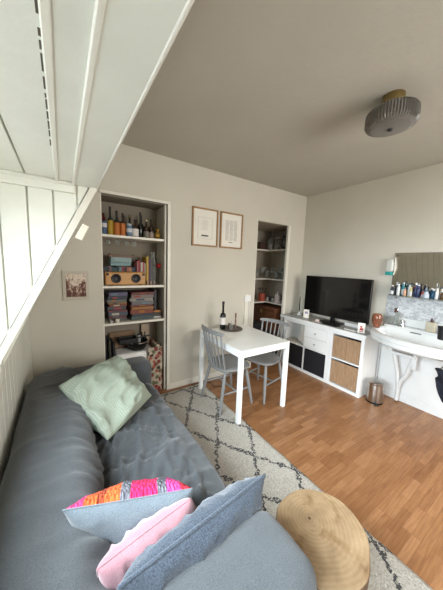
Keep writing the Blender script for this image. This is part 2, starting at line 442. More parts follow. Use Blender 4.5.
# dormer sill, window wall
m = MB(); m.box(DX, KX+.001, YB, CH+.03, .90, .93); struct(m.build('trim_6', M['trim'], bevel=.004))
m = MB()
wy0, wy1, wz0, wz1 = -.68, 1.28, .96, 1.84
m.box(DX-.06, DX, YB-.03, CH+.03, .85, wz0); m.box(DX-.06, DX, YB-.03, CH+.03, wz1, DC+.03)
m.box(DX-.06, DX, YB-.03, wy0, wz0, wz1); m.box(DX-.06, DX, wy1, CH+.03, wz0, wz1)
struct(m.build('wall_dormer', M['wall']))
m = MB()
for a, b in ((wy0, wy0+.05), (wy1-.05, wy1), ((wy0+wy1)/2-.03, (wy0+wy1)/2+.03)): m.box(DX-.045, DX-.01, a, b, wz0, wz1)
m.box(DX-.045, DX-.01, wy0, wy1, wz0, wz0+.05); m.box(DX-.045, DX-.01, wy0, wy1, wz1-.05, wz1)
w1 = struct(m.build('window_1', M['trim'], bevel=.004))
def pane_mat():
    m = bpy.data.materials.new('window_glass'); m.use_nodes = True; nt = m.node_tree; nt.nodes.clear()
    o = nt.nodes.new('ShaderNodeOutputMaterial'); t = nt.nodes.new('ShaderNodeBsdfTransparent'); g = nt.nodes.new('ShaderNodeBsdfGlossy')
    g.inputs['Roughness'].default_value = .02; x = nt.nodes.new('ShaderNodeMixShader'); x.inputs[0].default_value = .07
    nt.links.new(t.outputs[0], x.inputs[1]); nt.links.new(g.outputs[0], x.inputs[2]); nt.links.new(x.outputs[0], o.inputs[0]); return m
m = MB(); m.box(DX-.03, DX-.026, wy0+.05, wy1-.05, wz0+.05, wz1-.05); m.build('pane', pane_mat(), w1)
m = MB()
for a, b in ((nw[0], nw[0]+.05), (nw[1]-.05, nw[1]), ((nw[0]+nw[1])/2-.03, (nw[0]+nw[1])/2+.03)): m.box(a, b, Y0-.06, Y0-.02, nw[2], nw[3])
m.box(nw[0], nw[1], Y0-.06, Y0-.02, nw[2], nw[2]+.05); m.box(nw[0], nw[1], Y0-.06, Y0-.02, nw[3]-.05, nw[3])
w2 = struct(m.build('added_fill_window', M['trim'], bevel=.004))  # added window, out of view, only there to bring fill
m = MB(); m.box(nw[0]+.05, nw[1]-.05, Y0-.045, Y0-.041, nw[2]+.05, nw[3]-.05); m.build('pane', bpy.data.materials['window_glass'], w2)
# light-tight outer skin of the roof
m = MB(); m.box(KX-.14, KX-.09, YB-.04, CH+.04, 0, .88)
m.box(KX-.14, KX-.05, Y0-.1, YB-.03, 0, 1.04); m.box(KX-.14, KX-.05, CH+.03, D+.1, 0, 1.04); struct(m.build('wall_outer', M['concrete']))
M['cup'] = wallmat('shaded_cupboard_paint', (176, 167, 152))  # darker than the wall paint: shade inside the cupboard put into the colour
M['alc'] = wallmat('shaded_alcove_paint', (140, 131, 117))  # wall paint darkened, the recess's shade is painted in

# cupboard 1 (left) interior
Dp = .365
m = MB()
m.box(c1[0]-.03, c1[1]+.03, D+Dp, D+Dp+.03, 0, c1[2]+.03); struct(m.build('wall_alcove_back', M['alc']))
m = MB(); m.box(c1[0]-.03, c1[0], D+.08, D+Dp, 0, c1[2]); m.box(c1[1], c1[1]+.03, D+.08, D+Dp, 0, c1[2])
struct(m.build('wall_alcove_sides', M['wall']))
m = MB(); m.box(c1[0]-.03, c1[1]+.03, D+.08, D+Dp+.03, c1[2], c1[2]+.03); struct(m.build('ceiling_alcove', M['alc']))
m = MB()   # architrave
m.box(c1[1], c1[1]+.035, D-.014, D+.08, 0, c1[2]); m.box(c1[0]-.002, c1[1]+.035, D-.014, D+.02, c1[2], c1[2]+.028)
m.box(c1[1]-.022, c1[1], D+.02, D+.06, 0, c1[2]); m.box(c1[0], c1[0]+.012, D-.004, D+.02, 0, c1[2])
struct(m.build('trim_7', M['trim'], bevel=.003))
# cupboard 2 interior
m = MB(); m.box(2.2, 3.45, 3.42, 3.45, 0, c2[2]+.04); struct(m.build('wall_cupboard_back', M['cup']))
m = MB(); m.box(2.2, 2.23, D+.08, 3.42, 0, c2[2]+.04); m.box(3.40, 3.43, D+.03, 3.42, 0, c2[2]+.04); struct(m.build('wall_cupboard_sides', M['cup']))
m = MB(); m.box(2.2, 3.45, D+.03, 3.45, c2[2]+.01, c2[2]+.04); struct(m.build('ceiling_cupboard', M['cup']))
m = MB(); m.box(c2[1]-.004, c2[1]+.05, D-.008, D+.03, 0, c2[2]+.0); m.box(c2[0], c2[0]+.01, D-.003, D+.08, 0, c2[2]); struct(m.build('trim_9', M['trim'], bevel=.003))
# baseboards
m = MB(); m.box(c1[1]+.036, c2[0], D-.012, D, 0, .07); struct(m.build('baseboard_back', M['trim'], bevel=.003))
m = MB(); m.box(R-.012, R, 1.32, D-.02, 0, .07); struct(m.build('baseboard_right', M['trim'], bevel=.003))
m = MB(); m.box(KX+.001, R, Y0, Y0+.012, 0, .07); struct(m.build('baseboard_near', M['trim'], bevel=.003))

# shelves in cupboard 1
def shelfboard(x0, x1, y0, y1, z, label, t=.024, name='shelf'):
    m = MB(); m.box(x0, x1, y0, y1, z-t, z); return tag(m.build(name, M['trim'], bevel=.002), label, 'shelf')
shelfboard(c1[0]+.001, c1[1]-.023, D+.03, D+Dp-.001, 1.787, 'white alcove shelf that carries the row of bottles')
shelfboard(c1[0]+.001, c1[1]-.023, D+.03, D+Dp-.001, 1.272, 'white alcove shelf that carries the wooden speaker')
shelfboard(c1[0]+.001, c1[1]-.023, D+.03, D+Dp-.001, .878, 'white alcove shelf under the stacked board games')
def L_shelf(z, label):
    m = MB(); m.prism([(2.231, 3.10), (3.013, 3.10), (3.013, D+.035), (3.399, D+.035), (3.399, 3.419), (2.231, 3.419)], 'z', z-.022, z)
    tag(m.build('corner_shelf', M['trim'], bevel=.002), label, 'shelf')
L_shelf(1.812, 'white corner shelf with jars, topmost in the narrow cupboard')
L_shelf(1.315, 'white corner shelf under the drinking glasses in the narrow cupboard')
L_shelf(.905, 'white corner shelf with the red pot and teapot, lowest in the narrow cupboard')

# ------------------------------------------------------------------ small block on the cheek edge
m = MB(); m.box(-.017, .017, -.012, .012, -.042, .042)
o = m.build('wooden_block', M['tag'], bevel=.003, loc=(.0925, CH-.012, 1.672)); o.rotation_euler = (0, math.radians(26), 0)
tag(o, 'small cream block fixed to the sloping edge of the dormer cheek', 'block')

# ------------------------------------------------------------------ rug
m = MB()
nx, ny = 60, 110; rx0, rx1, ry0, ry1 = -.1, 1.437, -.45, 2.555
g = [[None]*(ny+1) for _ in range(nx+1)]
for i in range(nx+1):
    for j in range(ny+1):
        x = rx0+(rx1-rx0)*i/nx; y = ry0+(ry1-ry0)*j/ny
        e = .004*noise.noise(V((x*7, y*7, 0)))
        if i == nx: x += .006*noise.noise(V((y*9, 3, 1)))
        z = .013+e*.6 if 0 < i < nx and 0 < j < ny else .003
        g[i][j] = m.bm.verts.new((x, y, z))
for i in range(nx):
    for j in range(ny): m.bm.faces.new((g[i][j], g[i+1][j], g[i+1][j+1], g[i][j+1]))
rugo = m.build('rug', M['rug']); sol = rugo.modifiers.new('s', 'SOLIDIFY'); sol.thickness = .0025; sol.offset = -1
tag(rugo, 'cream shaggy rug with black diamond lines beneath the sofa and table', 'rug')

# ------------------------------------------------------------------ sofa
def softbox(x0, x1, y0, y1, z0, z1, r, step=.03, disp=None):
    m = MB(); bm = m.bm
    c = V(((x0+x1)/2, (y0+y1)/2, (z0+z1)/2)); h = V(((x1-x0)/2, (y1-y0)/2, (z1-z0)/2)); rr = min(r, h.x, h.y, h.z)
    inn = h-V((rr, rr, rr))
    def axpts(hh):
        n = max(2, int(2*(hh-rr)/step)) if hh-rr > 1e-4 else 0
        arc = [rr*math.tan(a*PI/4/4)/1 for a in range(0, 5)]          # even arcs round each corner
        left = [-hh+(rr-a) for a in reversed(arc)]; left = [-(hh-rr)-a for a in reversed(arc)]
        right = [(hh-rr)+a for a in arc]
        mid = [-(hh-rr)+2*(hh-rr)*k/n for k in range(1, n)] if n else []
        if n == 0: right = right[1:]
        return left+mid+right
    cache = {}
    def vert(p):
        k = (round(p.x, 5), round(p.y, 5), round(p.z, 5))
        if k not in cache:
            q = V([max(-inn[i], min(inn[i], p[i])) for i in range(3)]); n = (p-q)
            n = n.normalized() if n.length > 1e-9 else V((0, 0, 1))
            co = c+q+n*rr
            if disp: co = disp(co, n)
            cache[k] = bm.verts.new(co)
        return cache[k]
    for ax in range(3):
        a, b = [i for i in range(3) if i != ax]
        A, B = axpts(h[a]), axpts(h[b])
        for sgn in (-1, 1):
            for i in range(len(A)-1):
                for j in range(len(B)-1):
                    vs = []
                    for u, w in ((i, j), (i+1, j), (i+1, j+1), (i, j+1)):
                        p = V((0, 0, 0)); p[ax] = sgn*h[ax]; p[a] = A[u]; p[b] = B[w]; vs.append(vert(p))
                    if len(set(vs)) == 4:
                        try: bm.faces.new(vs)
                        except ValueError: pass
    return m
def ridge(p, f, s=0):
    n = noise.noise(V((p[0]*f[0]+s, p[1]*f[1]+s*1.7, p[2]*f[2]))); return (1-abs(n)*2)
def rg(p, f, s=0, e=3): return max(0, ridge(p, f, s))**e
sofa = thing('sofa', 'long charcoal fabric sofa with a loose creased cover along the boarded wall', 'sofa', (.2, 1.22, 0))
SO = V((.2, 1.22, 0))
def lb(x0, x1, y0, y1, z0, z1, r, step, disp, name, parent=sofa, material=None):
    m = softbox(x0, x1, y0, y1, z0, z1, r, step, disp)
    for v in m.bm.verts: v.co -= SO
    return m.build(name, material or M['sofa'], parent, smooth=80)
def d_seat(co, n):
    x, y = co.x, co.y
    top = max(0, n.z)
    crown = .022*top*math.sin(max(0, min(1, (x-.05)/.6))*PI)
    w = rg((x*.9+y*.55, y*.5-x*1.4, 0), (3.2, 7, 1), 4)*.030+rg((x+y*.4, y, 0), (2.2, 5, 1), 9)*.024
    w += rg((x*.8+y*.5, y*.6-x*1.1, 0), (5, 12, 1), 6, 7)*.018+rg((x*.5-y*.3, y+x*.5, 0), (4, 11, 1), 16, 8)*.014
    w += .006*noise.noise(V((x*9, y*9, co.z*5)))
    front = max(0, n.x)
    o = co+n*w*max(top, 0)*(1-.75*max(0, min(1, (x-.50)/.12)))+V((0, 0, crown))
    if front > 0: o.x += .02*math.sin((y-.5)/1.5*PI)+.012*noise.noise(V((1, y*4, co.z*3)))
    return o
lb(.03, .635, .50, 2.02, .16, .455, .06, .014, d_seat, 'seat_cushion')
def d_back(co, n):
    x, y, z = co
    w = .008*noise.noise(V((x*4, y*3, z*4)))+rg((x*.6, y, z*.6), (3, 13, 3), 2, 4)*.008*max(0, n.x+n.z*.6)
    w += rg((x, y*.8, z), (5, 2.5, 5), 7, 5)*.010+rg((x*.6+y*.2, y, z*.5), (4, 20, 4), 12, 7)*.013*max(0, .35+n.x)
    o = co+n*w
    if n.z > 0 and x > 0: o.z -= .035*(x/.12)**1
    return o
lb(-.246, .10, .30, 2.20, .10, .70, .115, .016, d_back, 'backrest')
def d_arm(co, n):
    return co+n*(.004*noise.noise(V((co.x*6, co.y*6, co.z*6)))+.003*rg((co.x, co.y, co.z), (4, 4, 3), 3, 4))
lb(-.20, .606, .312, .568, .08, .664, .058, .03, d_arm, 'armrest')
lb(-.20, .625, 1.985, 2.215, .08, .665, .06, .03, d_arm, 'armrest')
m = softbox(-.22, .60, .30, 2.18, .08, .30, .02, .06, None)
for v in m.bm.verts: v.co -= SO
m.build('base', M['sofa'], sofa)
for x in (-.18, .54):
    for y in (.36, 2.12):
        m = MB(); m.box(x-.03, x+.03, y-.03, y+.03, .0165, .09)
        for v in m.bm.verts: v.co -= SO
        m.build('leg', M['black'], sofa, bevel=.003)

# ------------------------------------------------------------------ cushions
def pillow(name, corners, thick, mats, label, cat='cushion', amp=.01, nf=(5, 5), seed=0, pinch=.07, n=34, fold=0, back_mat=None, panel=None, pipe=None, pipe_r=.004, smooth=80, sag=0, pw=.5, loose=0):
    A, B, Cc, Dd = [V(c) for c in corners]
    cen = (A+B+Cc+Dd)/4
    t = thing(name, label, cat, cen)
    nrm = (B-A).cross(Dd-A).normalized()
    def P(u, v, side, tk=1):
        uu = u*(1-pinch*(1-v*v)); vv = v*(1-pinch*(1-u*u))
        a, b = (uu+1)/2, (vv+1)/2
        p = A*(1-a)*(1-b)+B*a*(1-b)+Cc*a*b+Dd*(1-a)*b
        env = max(0, (1-u**2)*(1-v**2))
        w = thick*.5*(env**pw)*tk
        nn = noise.noise(V((u*nf[0]*.5+seed, v*nf[1]*.5-seed, side*1.3)))
        f = (1-abs(noise.noise(V((u*nf[0]*.55+seed*2+v, v*nf[1]*.3-u*1.2, seed)))*2))
        f = max(0, f)**3*fold
        edge = min(1, loose+env*5)
        return p-cen+nrm*side*(w+(nn*amp+f)*edge)-V((0, 0, sag*env))
    def side(sd, nm, mt, par):
        m = MB(); uvl = m.bm.loops.layers.uv.new('UVMap'); gr = []; inf = {}
        for i in range(n+1):
            row = []
            for j in range(n+1):
                u = math.sin((i/n*2-1)*PI/2*.98)/math.sin(PI/2*.98); v = math.sin((j/n*2-1)*PI/2*.98)/math.sin(PI/2*.98)
                q = m.bm.verts.new(P(u, v, sd)); inf[q] = ((u+1)/2, (v+1)/2); row.append(q)
            gr.append(row)
        for i in range(n):
            for j in range(n):
                f = m.bm.faces.new((gr[i][j], gr[i+1][j], gr[i+1][j+1], gr[i][j+1]))
                for l in f.loops: l[uvl].uv = inf[l.vert]
        if sd < 0: bmesh.ops.reverse_faces(m.bm, faces=m.bm.faces)
        me = bpy.data.meshes.new(nm); m.bm.to_mesh(me); m.bm.free(); me.materials.append(mt)
        for p in me.polygons: p.use_smooth = True
        o = bpy.data.objects.new(nm, me); COL.objects.link(o); o.parent = par; return o
    side(1, 'front_cover', mats[0], t); b = side(-1, 'back_cover', mats[1], t)
    # seam
    pts = []
    k = 40
    for (u0, v0), (u1, v1) in (((-1, -1), (1, -1)), ((1, -1), (1, 1)), ((1, 1), (-1, 1)), ((-1, 1), (-1, -1))):
        for i in range(k): s = i/k; pts.append(P(u0+(u1-u0)*s, v0+(v1-v0)*s, 0))
    m = MB(); m.tube(pts, pipe_r, 6, close=True); m.build('seam', mats[2] if len(mats) > 2 else mats[0], t, smooth=80)
    return t
# corners: bottom-left, bottom-right, top-right, top-left (seen from the photographer); side +1 faces the photographer or the front
pillow('cushion', [(-.05, 1.69, .755), (.17, 1.36, .53), (.51, 1.66, .55), (.335, 2.03, .76)], .17, [M['gingham'], M['gingham'], M['gingham']],
       'crumpled pale green checked cushion in the far corner of the sofa', amp=.040, nf=(4, 4), seed=11, fold=.020, pinch=-.02, n=64, pipe_r=.002, loose=.35)
pillow('cushion', [(.03, .91, .47), (.43, .82, .46), (.355, .675, .735), (-.03, .80, .757)], .19, [M['pgrey'], M['crochet'], M['pgrey']],
       'grey cushion with a pink and orange crochet face, farthest of the three near the arm', amp=.008, seed=1, pinch=.03, pipe_r=.003, fold=.006)
pillow('cushion', [(.07, .66, .46), (.45, .73, .46), (.335, .655, .725), (.045, .628, .70)], .13, [M['pink'], M['pink'], M['pink']],
       'pale pink cushion squeezed between the crochet cushion and the blue grey one', amp=.010, seed=5, pinch=-.02, pipe_r=.003, fold=.014, pw=.36)
pillow('cushion', [(.10, .635, .46), (.62, .66, .46), (.622, .590, .725), (.085, .548, .715)], .14, [M['blue'], M['blue'], M['blue']],
       'blue grey woollen cushion leaning on the near sofa arm', amp=.012, seed=8, pinch=.02, pipe_r=.006, fold=.016, pw=.42)

# ------------------------------------------------------------------ log table
st = thing('log_stool', 'sawn log side table with pale ringed top at the near end of the sofa', 'side table', (.864, .480, .016))
m = MB(); seg = 72; zt = .415; rings = []
def rad(a): return .193*(1+.045*math.sin(2*a+.6)+.02*math.sin(3*a+2)+.012*math.sin(7*a))
prof = [(0.0, .93), (.02, .97), (.1, .985), (.2, .97), (.3, .985), (zt-.012, .995), (zt-.004, .985)]
for z, s in prof:
    rings.append([m.bm.verts.new((rad(2*PI*k/seg)*s*math.cos(2*PI*k/seg)+.003*noise.noise(V((k*.5, z*8, 0))), rad(2*PI*k/seg)*s*math.sin(2*PI*k/seg), z)) for k in range(seg)])
for a, b in zip(rings, rings[1:]):
    for k in range(seg): m.bm.faces.new((a[k], a[(k+1) % seg], b[(k+1) % seg], b[k]))
m.bm.faces.new(rings[0][::-1]); m.bm.faces.new(rings[-1])
m.build('bark', M['bark'], st, smooth=50)
m = MB(); rings = []
for s, z in ((.984, zt-.006), (.982, zt-.001), (.965, zt+.002), (.6, zt+.003), (.2, zt+.003)):
    rings.append([m.bm.verts.new((rad(2*PI*k/seg)*s*math.cos(2*PI*k/seg), rad(2*PI*k/seg)*s*math.sin(2*PI*k/seg), z)) for k in range(seg)])
for a, b in zip(rings, rings[1:]):
    for k in range(seg): m.bm.faces.new((a[k], a[(k+1) % seg], b[(k+1) % seg], b[k]))
m.bm.faces.new(rings[-1]); m.bm.faces.new(rings[0][::-1])
m.build('sawn_top', M['logtop'], st, smooth=40)

# ------------------------------------------------------------------ dining table
tx0, tx1, ty0, ty1 = 1.331, 1.990, 1.649, 2.449
tb = thing('dining_table', 'white rectangular dining table with four square legs', 'table', ((tx0+tx1)/2, (ty0+ty1)/2, 0))
hx, hy = (tx1-tx0)/2, (ty1-ty0)/2
m = MB(); m.box(-hx, hx, -hy, hy, .722, .745); m.build('table_top', M['wtab'], tb, bevel=.003)
m = MB()
m.box(-hx+.002, hx-.002, -hy+.002, -hy+.02, .675, .7215); m.box(-hx+.002, hx-.002, hy-.02, hy-.002, .675, .7215)
m.box(-hx+.002, -hx+.02, -hy+.02, hy-.02, .675, .7215); m.box(hx-.02, hx-.002, -hy+.02, hy-.02, .675, .7215)
m.build('apron', M['white'], tb, bevel=.002)
for sx in (-1, 1):
    for sy in (-1, 1):
        m = MB(); z0 = .0155 if sx < 0 else 0
        x = sx*(hx-.022); y = sy*(hy-.022); m.box(x-.0205, x+.0205, y-.0205, y+.0205, z0, .7215); m.build('leg', M['white'], tb, bevel=.003)

# ------------------------------------------------------------------ chairs  (local: faces +x)
def make_chair(label, loc, rz):
    t = thing('dining_chair', label, 'chair', loc, rz, None)
    m = MB(); n = 40; pts = []
    for k in range(n):
        a = 2*PI*k/n; c, s = math.cos(a), math.sin(a)
        e = .62; x = .205*math.copysign(abs(c)**e, c); y = .215*math.copysign(abs(s)**e, s)
        if x < 0: y *= 1-.12*(-x/.205)
        pts.append((x, y))
    rs = []
    for sc, z in ((.9, .418), (.975, .424), (1, .436), (.985, .446), (.93, .450), (.6, .445), (.25, .441)):
        rs.append([m.bm.verts.new((x*sc, y*sc, z)) for x, y in pts])
    for a, b in zip(rs, rs[1:]):
        for k in range(n): m.bm.faces.new((a[k], a[(k+1) % n], b[(k+1) % n], b[k]))
    m.bm.faces.new(rs[0][::-1]); m.bm.faces.new(rs[-1]); m.build('seat', M['grey'], t, smooth=50)
    feet = {}
    for sx in (-1, 1):
        for sy in (-1, 1):
            top = V((sx*.135, sy*.145, .422)); ft = V((sx*(.205 if sx > 0 else .215), sy*.195, .0))
            feet[(sx, sy)] = (top, ft)
            m = MB(); m.tube([top, top.lerp(ft, .3), top.lerp(ft, .6), ft], [.014, .0185, .0175, .012], 12); m.build('leg', M['grey'], t, smooth=60)
    def at(sx, sy, f): a, b = feet[(sx, sy)]; return a.lerp(b, f)
    for sy in (-1, 1):
        a, b = at(-1, sy, .55), at(1, sy, .55); m = MB(); m.tube([a, a.lerp(b, .5), b], [.008, .011, .008], 10); m.build('stretcher', M['grey'], t, smooth=60)
    a = at(-1, -1, .55).lerp(at(1, -1, .55), .5); b = at(-1, 1, .55).lerp(at(1, 1, .55), .5)
    m = MB(); m.tube([a, a.lerp(b, .5), b], [.008, .011, .008], 10); m.build('stretcher', M['grey'], t, smooth=60)
    zt = .852
    for k in range(7):
        f = (k-3)/3
        p0 = V((-.175+.03*abs(f)**2, f*.155, .44)); p1 = V((-.262+.035*f*f, f*.178, zt-.03)); mid = p0.lerp(p1, .5)+V((-.004, 0, 0))
        r = [.0085, .0095, .0085, .007] if abs(f) < 1 else [.011, .012, .011, .010]
        m = MB(); m.tube([p0, p0.lerp(mid, .7), mid.lerp(p1, .5), p1], r, 8); m.build('spindle', M['grey'], t, smooth=60)
    m = MB(); N = 16; ra = []
    for k in range(N+1):
        f = k/N*2-1; x = -.266+.045*f*f; y = f*.208; hh = .023*(1-.35*abs(f)**3); zc = zt-.012-.004*f*f
        ra.append([m.bm.verts.new((x+dx, y, zc+dz*hh)) for dx, dz in ((.009, -1), (.011, 0), (.007, .85), (0, 1), (-.008, .85), (-.010, 0), (-.009, -1))])
    for a, b in zip(ra, ra[1:]):
        for i in range(7): m.bm.faces.new((a[i], a[(i+1) % 7], b[(i+1) % 7], b[i]))
    m.bm.faces.new(ra[0][::-1]); m.bm.faces.new(ra[-1]); m.build('top_rail', M['grey'], t, smooth=50)
    return t
ch1 = make_chair('grey spindle back chair standing on the rug at the left of the table', (1.485, 2.06, .0165), 0)
ch2 = copy_tree(ch1); ch2.location = (1.975, 2.035, 0); ch2.rotation_euler = (0, 0, PI+math.radians(12))
ch2['label'] = 'grey spindle back chair on the bare floor between table and narrow cupboard'
for o in (ch1, ch2): o['group'] = 'grey spindle back chairs at the table'

# ------------------------------------------------------------------ generic small items
def bottle(loc, r, h, neck, body, label_col=None, cap=None, label='', cat='bottle', lz=(.15, .5), nr=.35, name='bottle', group=None, seg=20, shoulder=.12):
    t = thing(name, label, cat, loc, random.uniform(0, 1), group)
    nh = h*neck
    prof = [(0, 0), (r*.9, 0), (r, r*.15), (r, h-nh-r*1.1*shoulder*8), (r*.85, h-nh-r*.25), (r*nr*1.15, h-nh), (r*nr, h-nh*.75), (r*nr, h*.985), (0, h*.985)]
    m = MB(); m.lathe(prof, seg); m.build('body', body, t, smooth=50)
    if label_col:
        hb = h-nh-r
        m = MB(); m.lathe([(r*1.01, hb*lz[0]), (r*1.03, hb*lz[0]), (r*1.03, hb*lz[1]), (r*1.01, hb*lz[1])], seg); m.build('label_band', label_col, t, smooth=50)
    if cap:
        m = MB(); ch = max(.012, nh*.25); m.lathe([(0, h-ch), (r*nr*1.18, h-ch), (r*nr*1.18, h), (0, h)], 14); m.build('cap', cap, t, smooth=40)
    return t
def can(loc, r, h, body, lid=None, label='', cat='tin', name='tin', band=None, band_z=(.3, .7), group=None, taper=1, rz=0):
    t = thing(name, label, cat, loc, rz, group)
    m = MB(); m.lathe([(0, 0), (r*taper*.95, 0), (r*taper, .003), (r, h-.003), (r*.95, h), (0, h)], 20); m.build('body', body, t, smooth=45)
    if band: m = MB(); rr = r*max(1, taper)*1.02; m.lathe([(rr*.95, h*band_z[0]), (rr, h*band_z[0]), (rr, h*band_z[1]), (rr*.95, h*band_z[1])], 20); m.build('label_band', band, t, smooth=45)
    if lid: m = MB(); m.lathe([(0, h), (r*.8, h), (r*.8, h+h*.18), (0, h+h*.18)], 18); m.build('lid', lid, t, smooth=45)
    return t
def single(m, name, material, label, cat, loc=None, group=None, bevel=0, smooth=35, rz=0):
    o = m.build(name, material, None, bevel=bevel, smooth=smooth, loc=loc); o.rotation_euler = (0, 0, rz); return tag(o, label, cat, group)
def boxed(name, x0, x1, y0, y1, z0, z1, material, label, cat, group=None, bevel=.002, rz=0):
    m = MB(); hx, hy = (x1-x0)/2, (y1-y0)/2; m.box(-hx, hx, -hy, hy, 0, z1-z0)
    return single(m, name, material, label, cat, ((x0+x1)/2, (y0+y1)/2, z0), group, bevel, rz=rz)
def drink_glass(loc, r, h, label, group, name='drinking_glass', stem=False):
    m = MB()
    if stem: m.lathe([(0, 0), (r*.85, 0), (r*.8, .004), (.005, .008), (.004, h*.45), (r*.55, h*.55), (r, h*.72), (r*.85, h), (r*.82, h), (r*.95, h*.72), (r*.5, h*.57), (0, h*.5)], 18)
    else: m.lathe([(0, 0), (r*.8, 0), (r, h), (r*.93, h), (r*.74, .008), (0, .008)], 18)
    return single(m, name, M['glass'], label, 'glass', loc, group, smooth=60)

# ---- bottles shelf
Z = 1.787; YB1 = D+.125
can((.365, YB1, Z), .030, .135, cm(70, 92, 120), None, 'blue and white carton at the left end of the bottle shelf', 'tin', band=cm(196, 194, 196), band_z=(.55, .85), name='drink_tin')
can((.366, D+.27, Z), .035, .20, cm(110, 22, 26), cm(90, 18, 22), 'tall red tin in the back left corner of the bottle shelf', 'tin', name='tall_tin')
bottle((.425, YB1, Z), .0285, .285, .38, M['darkglass'], cm(160, 130, 34), M['black'], 'dark bottle with a large yellow label', lz=(.05, 1.0))
bottle((.487, YB1, Z), .0295, .255, .36, M['darkglass'], cm(172, 100, 42), M['black'], 'dark bottle with a broad orange label beside the yellow one', lz=(.05, 1.0))
bottle((.546, YB1, Z), .0265, .24, .34, M['brownglass'], cm(180, 106, 46), M['black'], 'slimmer bottle with an orange label, right of the broader orange one', lz=(.05, 1.0))
can((.608, YB1-.015, Z), .031, .115, cm(92, 118, 142), cm(170, 170, 172), 'short blue grey jar between orange and white labelled bottles', 'jar', band=cm(190, 192, 196), band_z=(.4, .75), name='glass_jar')
bottle((.572, D+.25, Z), .034, .235, .34, M['brownglass'], None, M['black'], 'dark brown bottle standing behind the short blue jar')
bottle((.670, YB1-.01, Z), .036, .185, .3, M['brownglass'], cm(214, 208, 204), M['black'], 'squat dark bottle with a white label', lz=(.1, .95))
bottle((.648, D+.27, Z), .032, .25, .36, M['darkglass'], None, cm(110, 92, 40), 'tall dark bottle behind the white labelled one')
bottle((.7335, YB1+.02, Z), .025, .275, .42, M['darkglass'], None, M['black'], 'slim tall black bottle with no label in the middle of the shelf')
bottle((.793, YB1, Z), .030, .20, .32, M['brownglass'], cm(120, 112, 104), cm(186, 174, 140), 'dark bottle with grey label and beige cap', lz=(.1, .7))
bottle((.775, D+.27, Z), .03, .27, .36, M['darkglass'], None, M['black'], 'dark bottle at the back right of the bottle shelf')
bottle((.853, YB1+.02, Z), .028, .215, .34, M['brownglass'], cm(150, 132, 120), M['black'], 'dark bottle next to the golden ornament', lz=(.1, .6))
t = thing('pineapple_ornament', 'gold pineapple shaped ornament at the right end of the bottle shelf', 'ornament', (.915, YB1-.01, Z))
m = MB(); m.sphere((0, 0, .045), .034, 1, 1, 1.25, 14, 10); m.lathe([(0, 0), (.022, 0), (.018, .012), (0, .012)], 14); m.build('body', M['gold'], t, smooth=20)
m = MB()
for k in range(9):
    a = k*2.4; rr = .008+.002*k; m.tube([(0, 0, .083), (rr*.8*math.cos(a), rr*.8*math.sin(a), .105), (rr*1.6*math.cos(a), rr*1.6*math.sin(a), .125-.002*k)], [.006, .005, .001], 6)
m.build('leaves', M['gold'], t)
# hanging glasses below that shelf
for k, (x, w) in enumerate(zip((.405, .495, .59, .67), ('first', 'second', 'third', 'fourth'))):
    m = MB(); m.lathe([(0, 0), (.006, 0), (.005, -.012), (.016, -.018), (.026, -.035), (.025, -.062), (.023, -.062), (.024, -.035), (.014, -.021), (0, -.018)], 18)
    single(m, 'glass_cup', M['glass'], 'small glass cup hanging upside down above the books, %s from the left' % w, 'glass', (x, D+.17, 1.760), 'glass cups hanging under the bottle shelf', smooth=60)

# ---- speaker shelf
Z = 1.272
t = thing('wooden_speaker', 'light bamboo speaker box with two black cones on the alcove shelf', 'speaker', (.557, D+.09, Z))
m = MB(); m.box(-.203, .203, -.045, .06, .006, .142); m.build('cabinet', M['bambspk'], t, bevel=.012)
for x in (-.1, .1):
    m = MB(); m.lathe([(0, .004), (.016, .006), (.02, .002), (.038, .008), (.046, .010), (.048, .006), (.048, 0), (0, 0)], 28, T(x, -.046, .075, rx=PI/2)); m.build('woofer', M['black'], t, smooth=40)
    m = MB(); m.lathe([(0, .005), (.01, .004), (.014, .0), (0, 0)], 16, T(x*1.8, -.046, .118, rx=PI/2)); m.build('tweeter', M['black'], t)
for x in (-.15, .15):
    m = MB(); m.box(x-.02, x+.02, -.03, .04, 0, .006); m.build('foot', M['black'], t)
# row of books behind and above the speaker
cols = [(30, 32, 36), (52, 58, 56), (36, 40, 46), (128, 96, 100), (40, 66, 70), (46, 76, 82), (30, 42, 50), (96, 120, 124), (120, 40, 48), (40, 34, 34), (160, 88, 70), (172, 120, 84), (52, 60, 72), (78, 96, 116)]
words = ['black', 'dark green', 'slate', 'dusty pink', 'deep teal', 'teal', 'dark petrol', 'pale blue grey', 'dark red', 'dark brown', 'terracotta', 'tan', 'navy grey', 'steel blue']
x = .338
for k, (c, w) in enumerate(zip(cols, words)):
    wd = random.choice((.019, .023, .026)); hh = random.uniform(.185, .202)
    boxed('book', x, x+wd, D+.165, D+.30, Z, Z+hh, cm(*c), '%s book in the row behind the bamboo speaker' % w, 'book', 'books behind the speaker', .001); x += wd+.001
xr = x
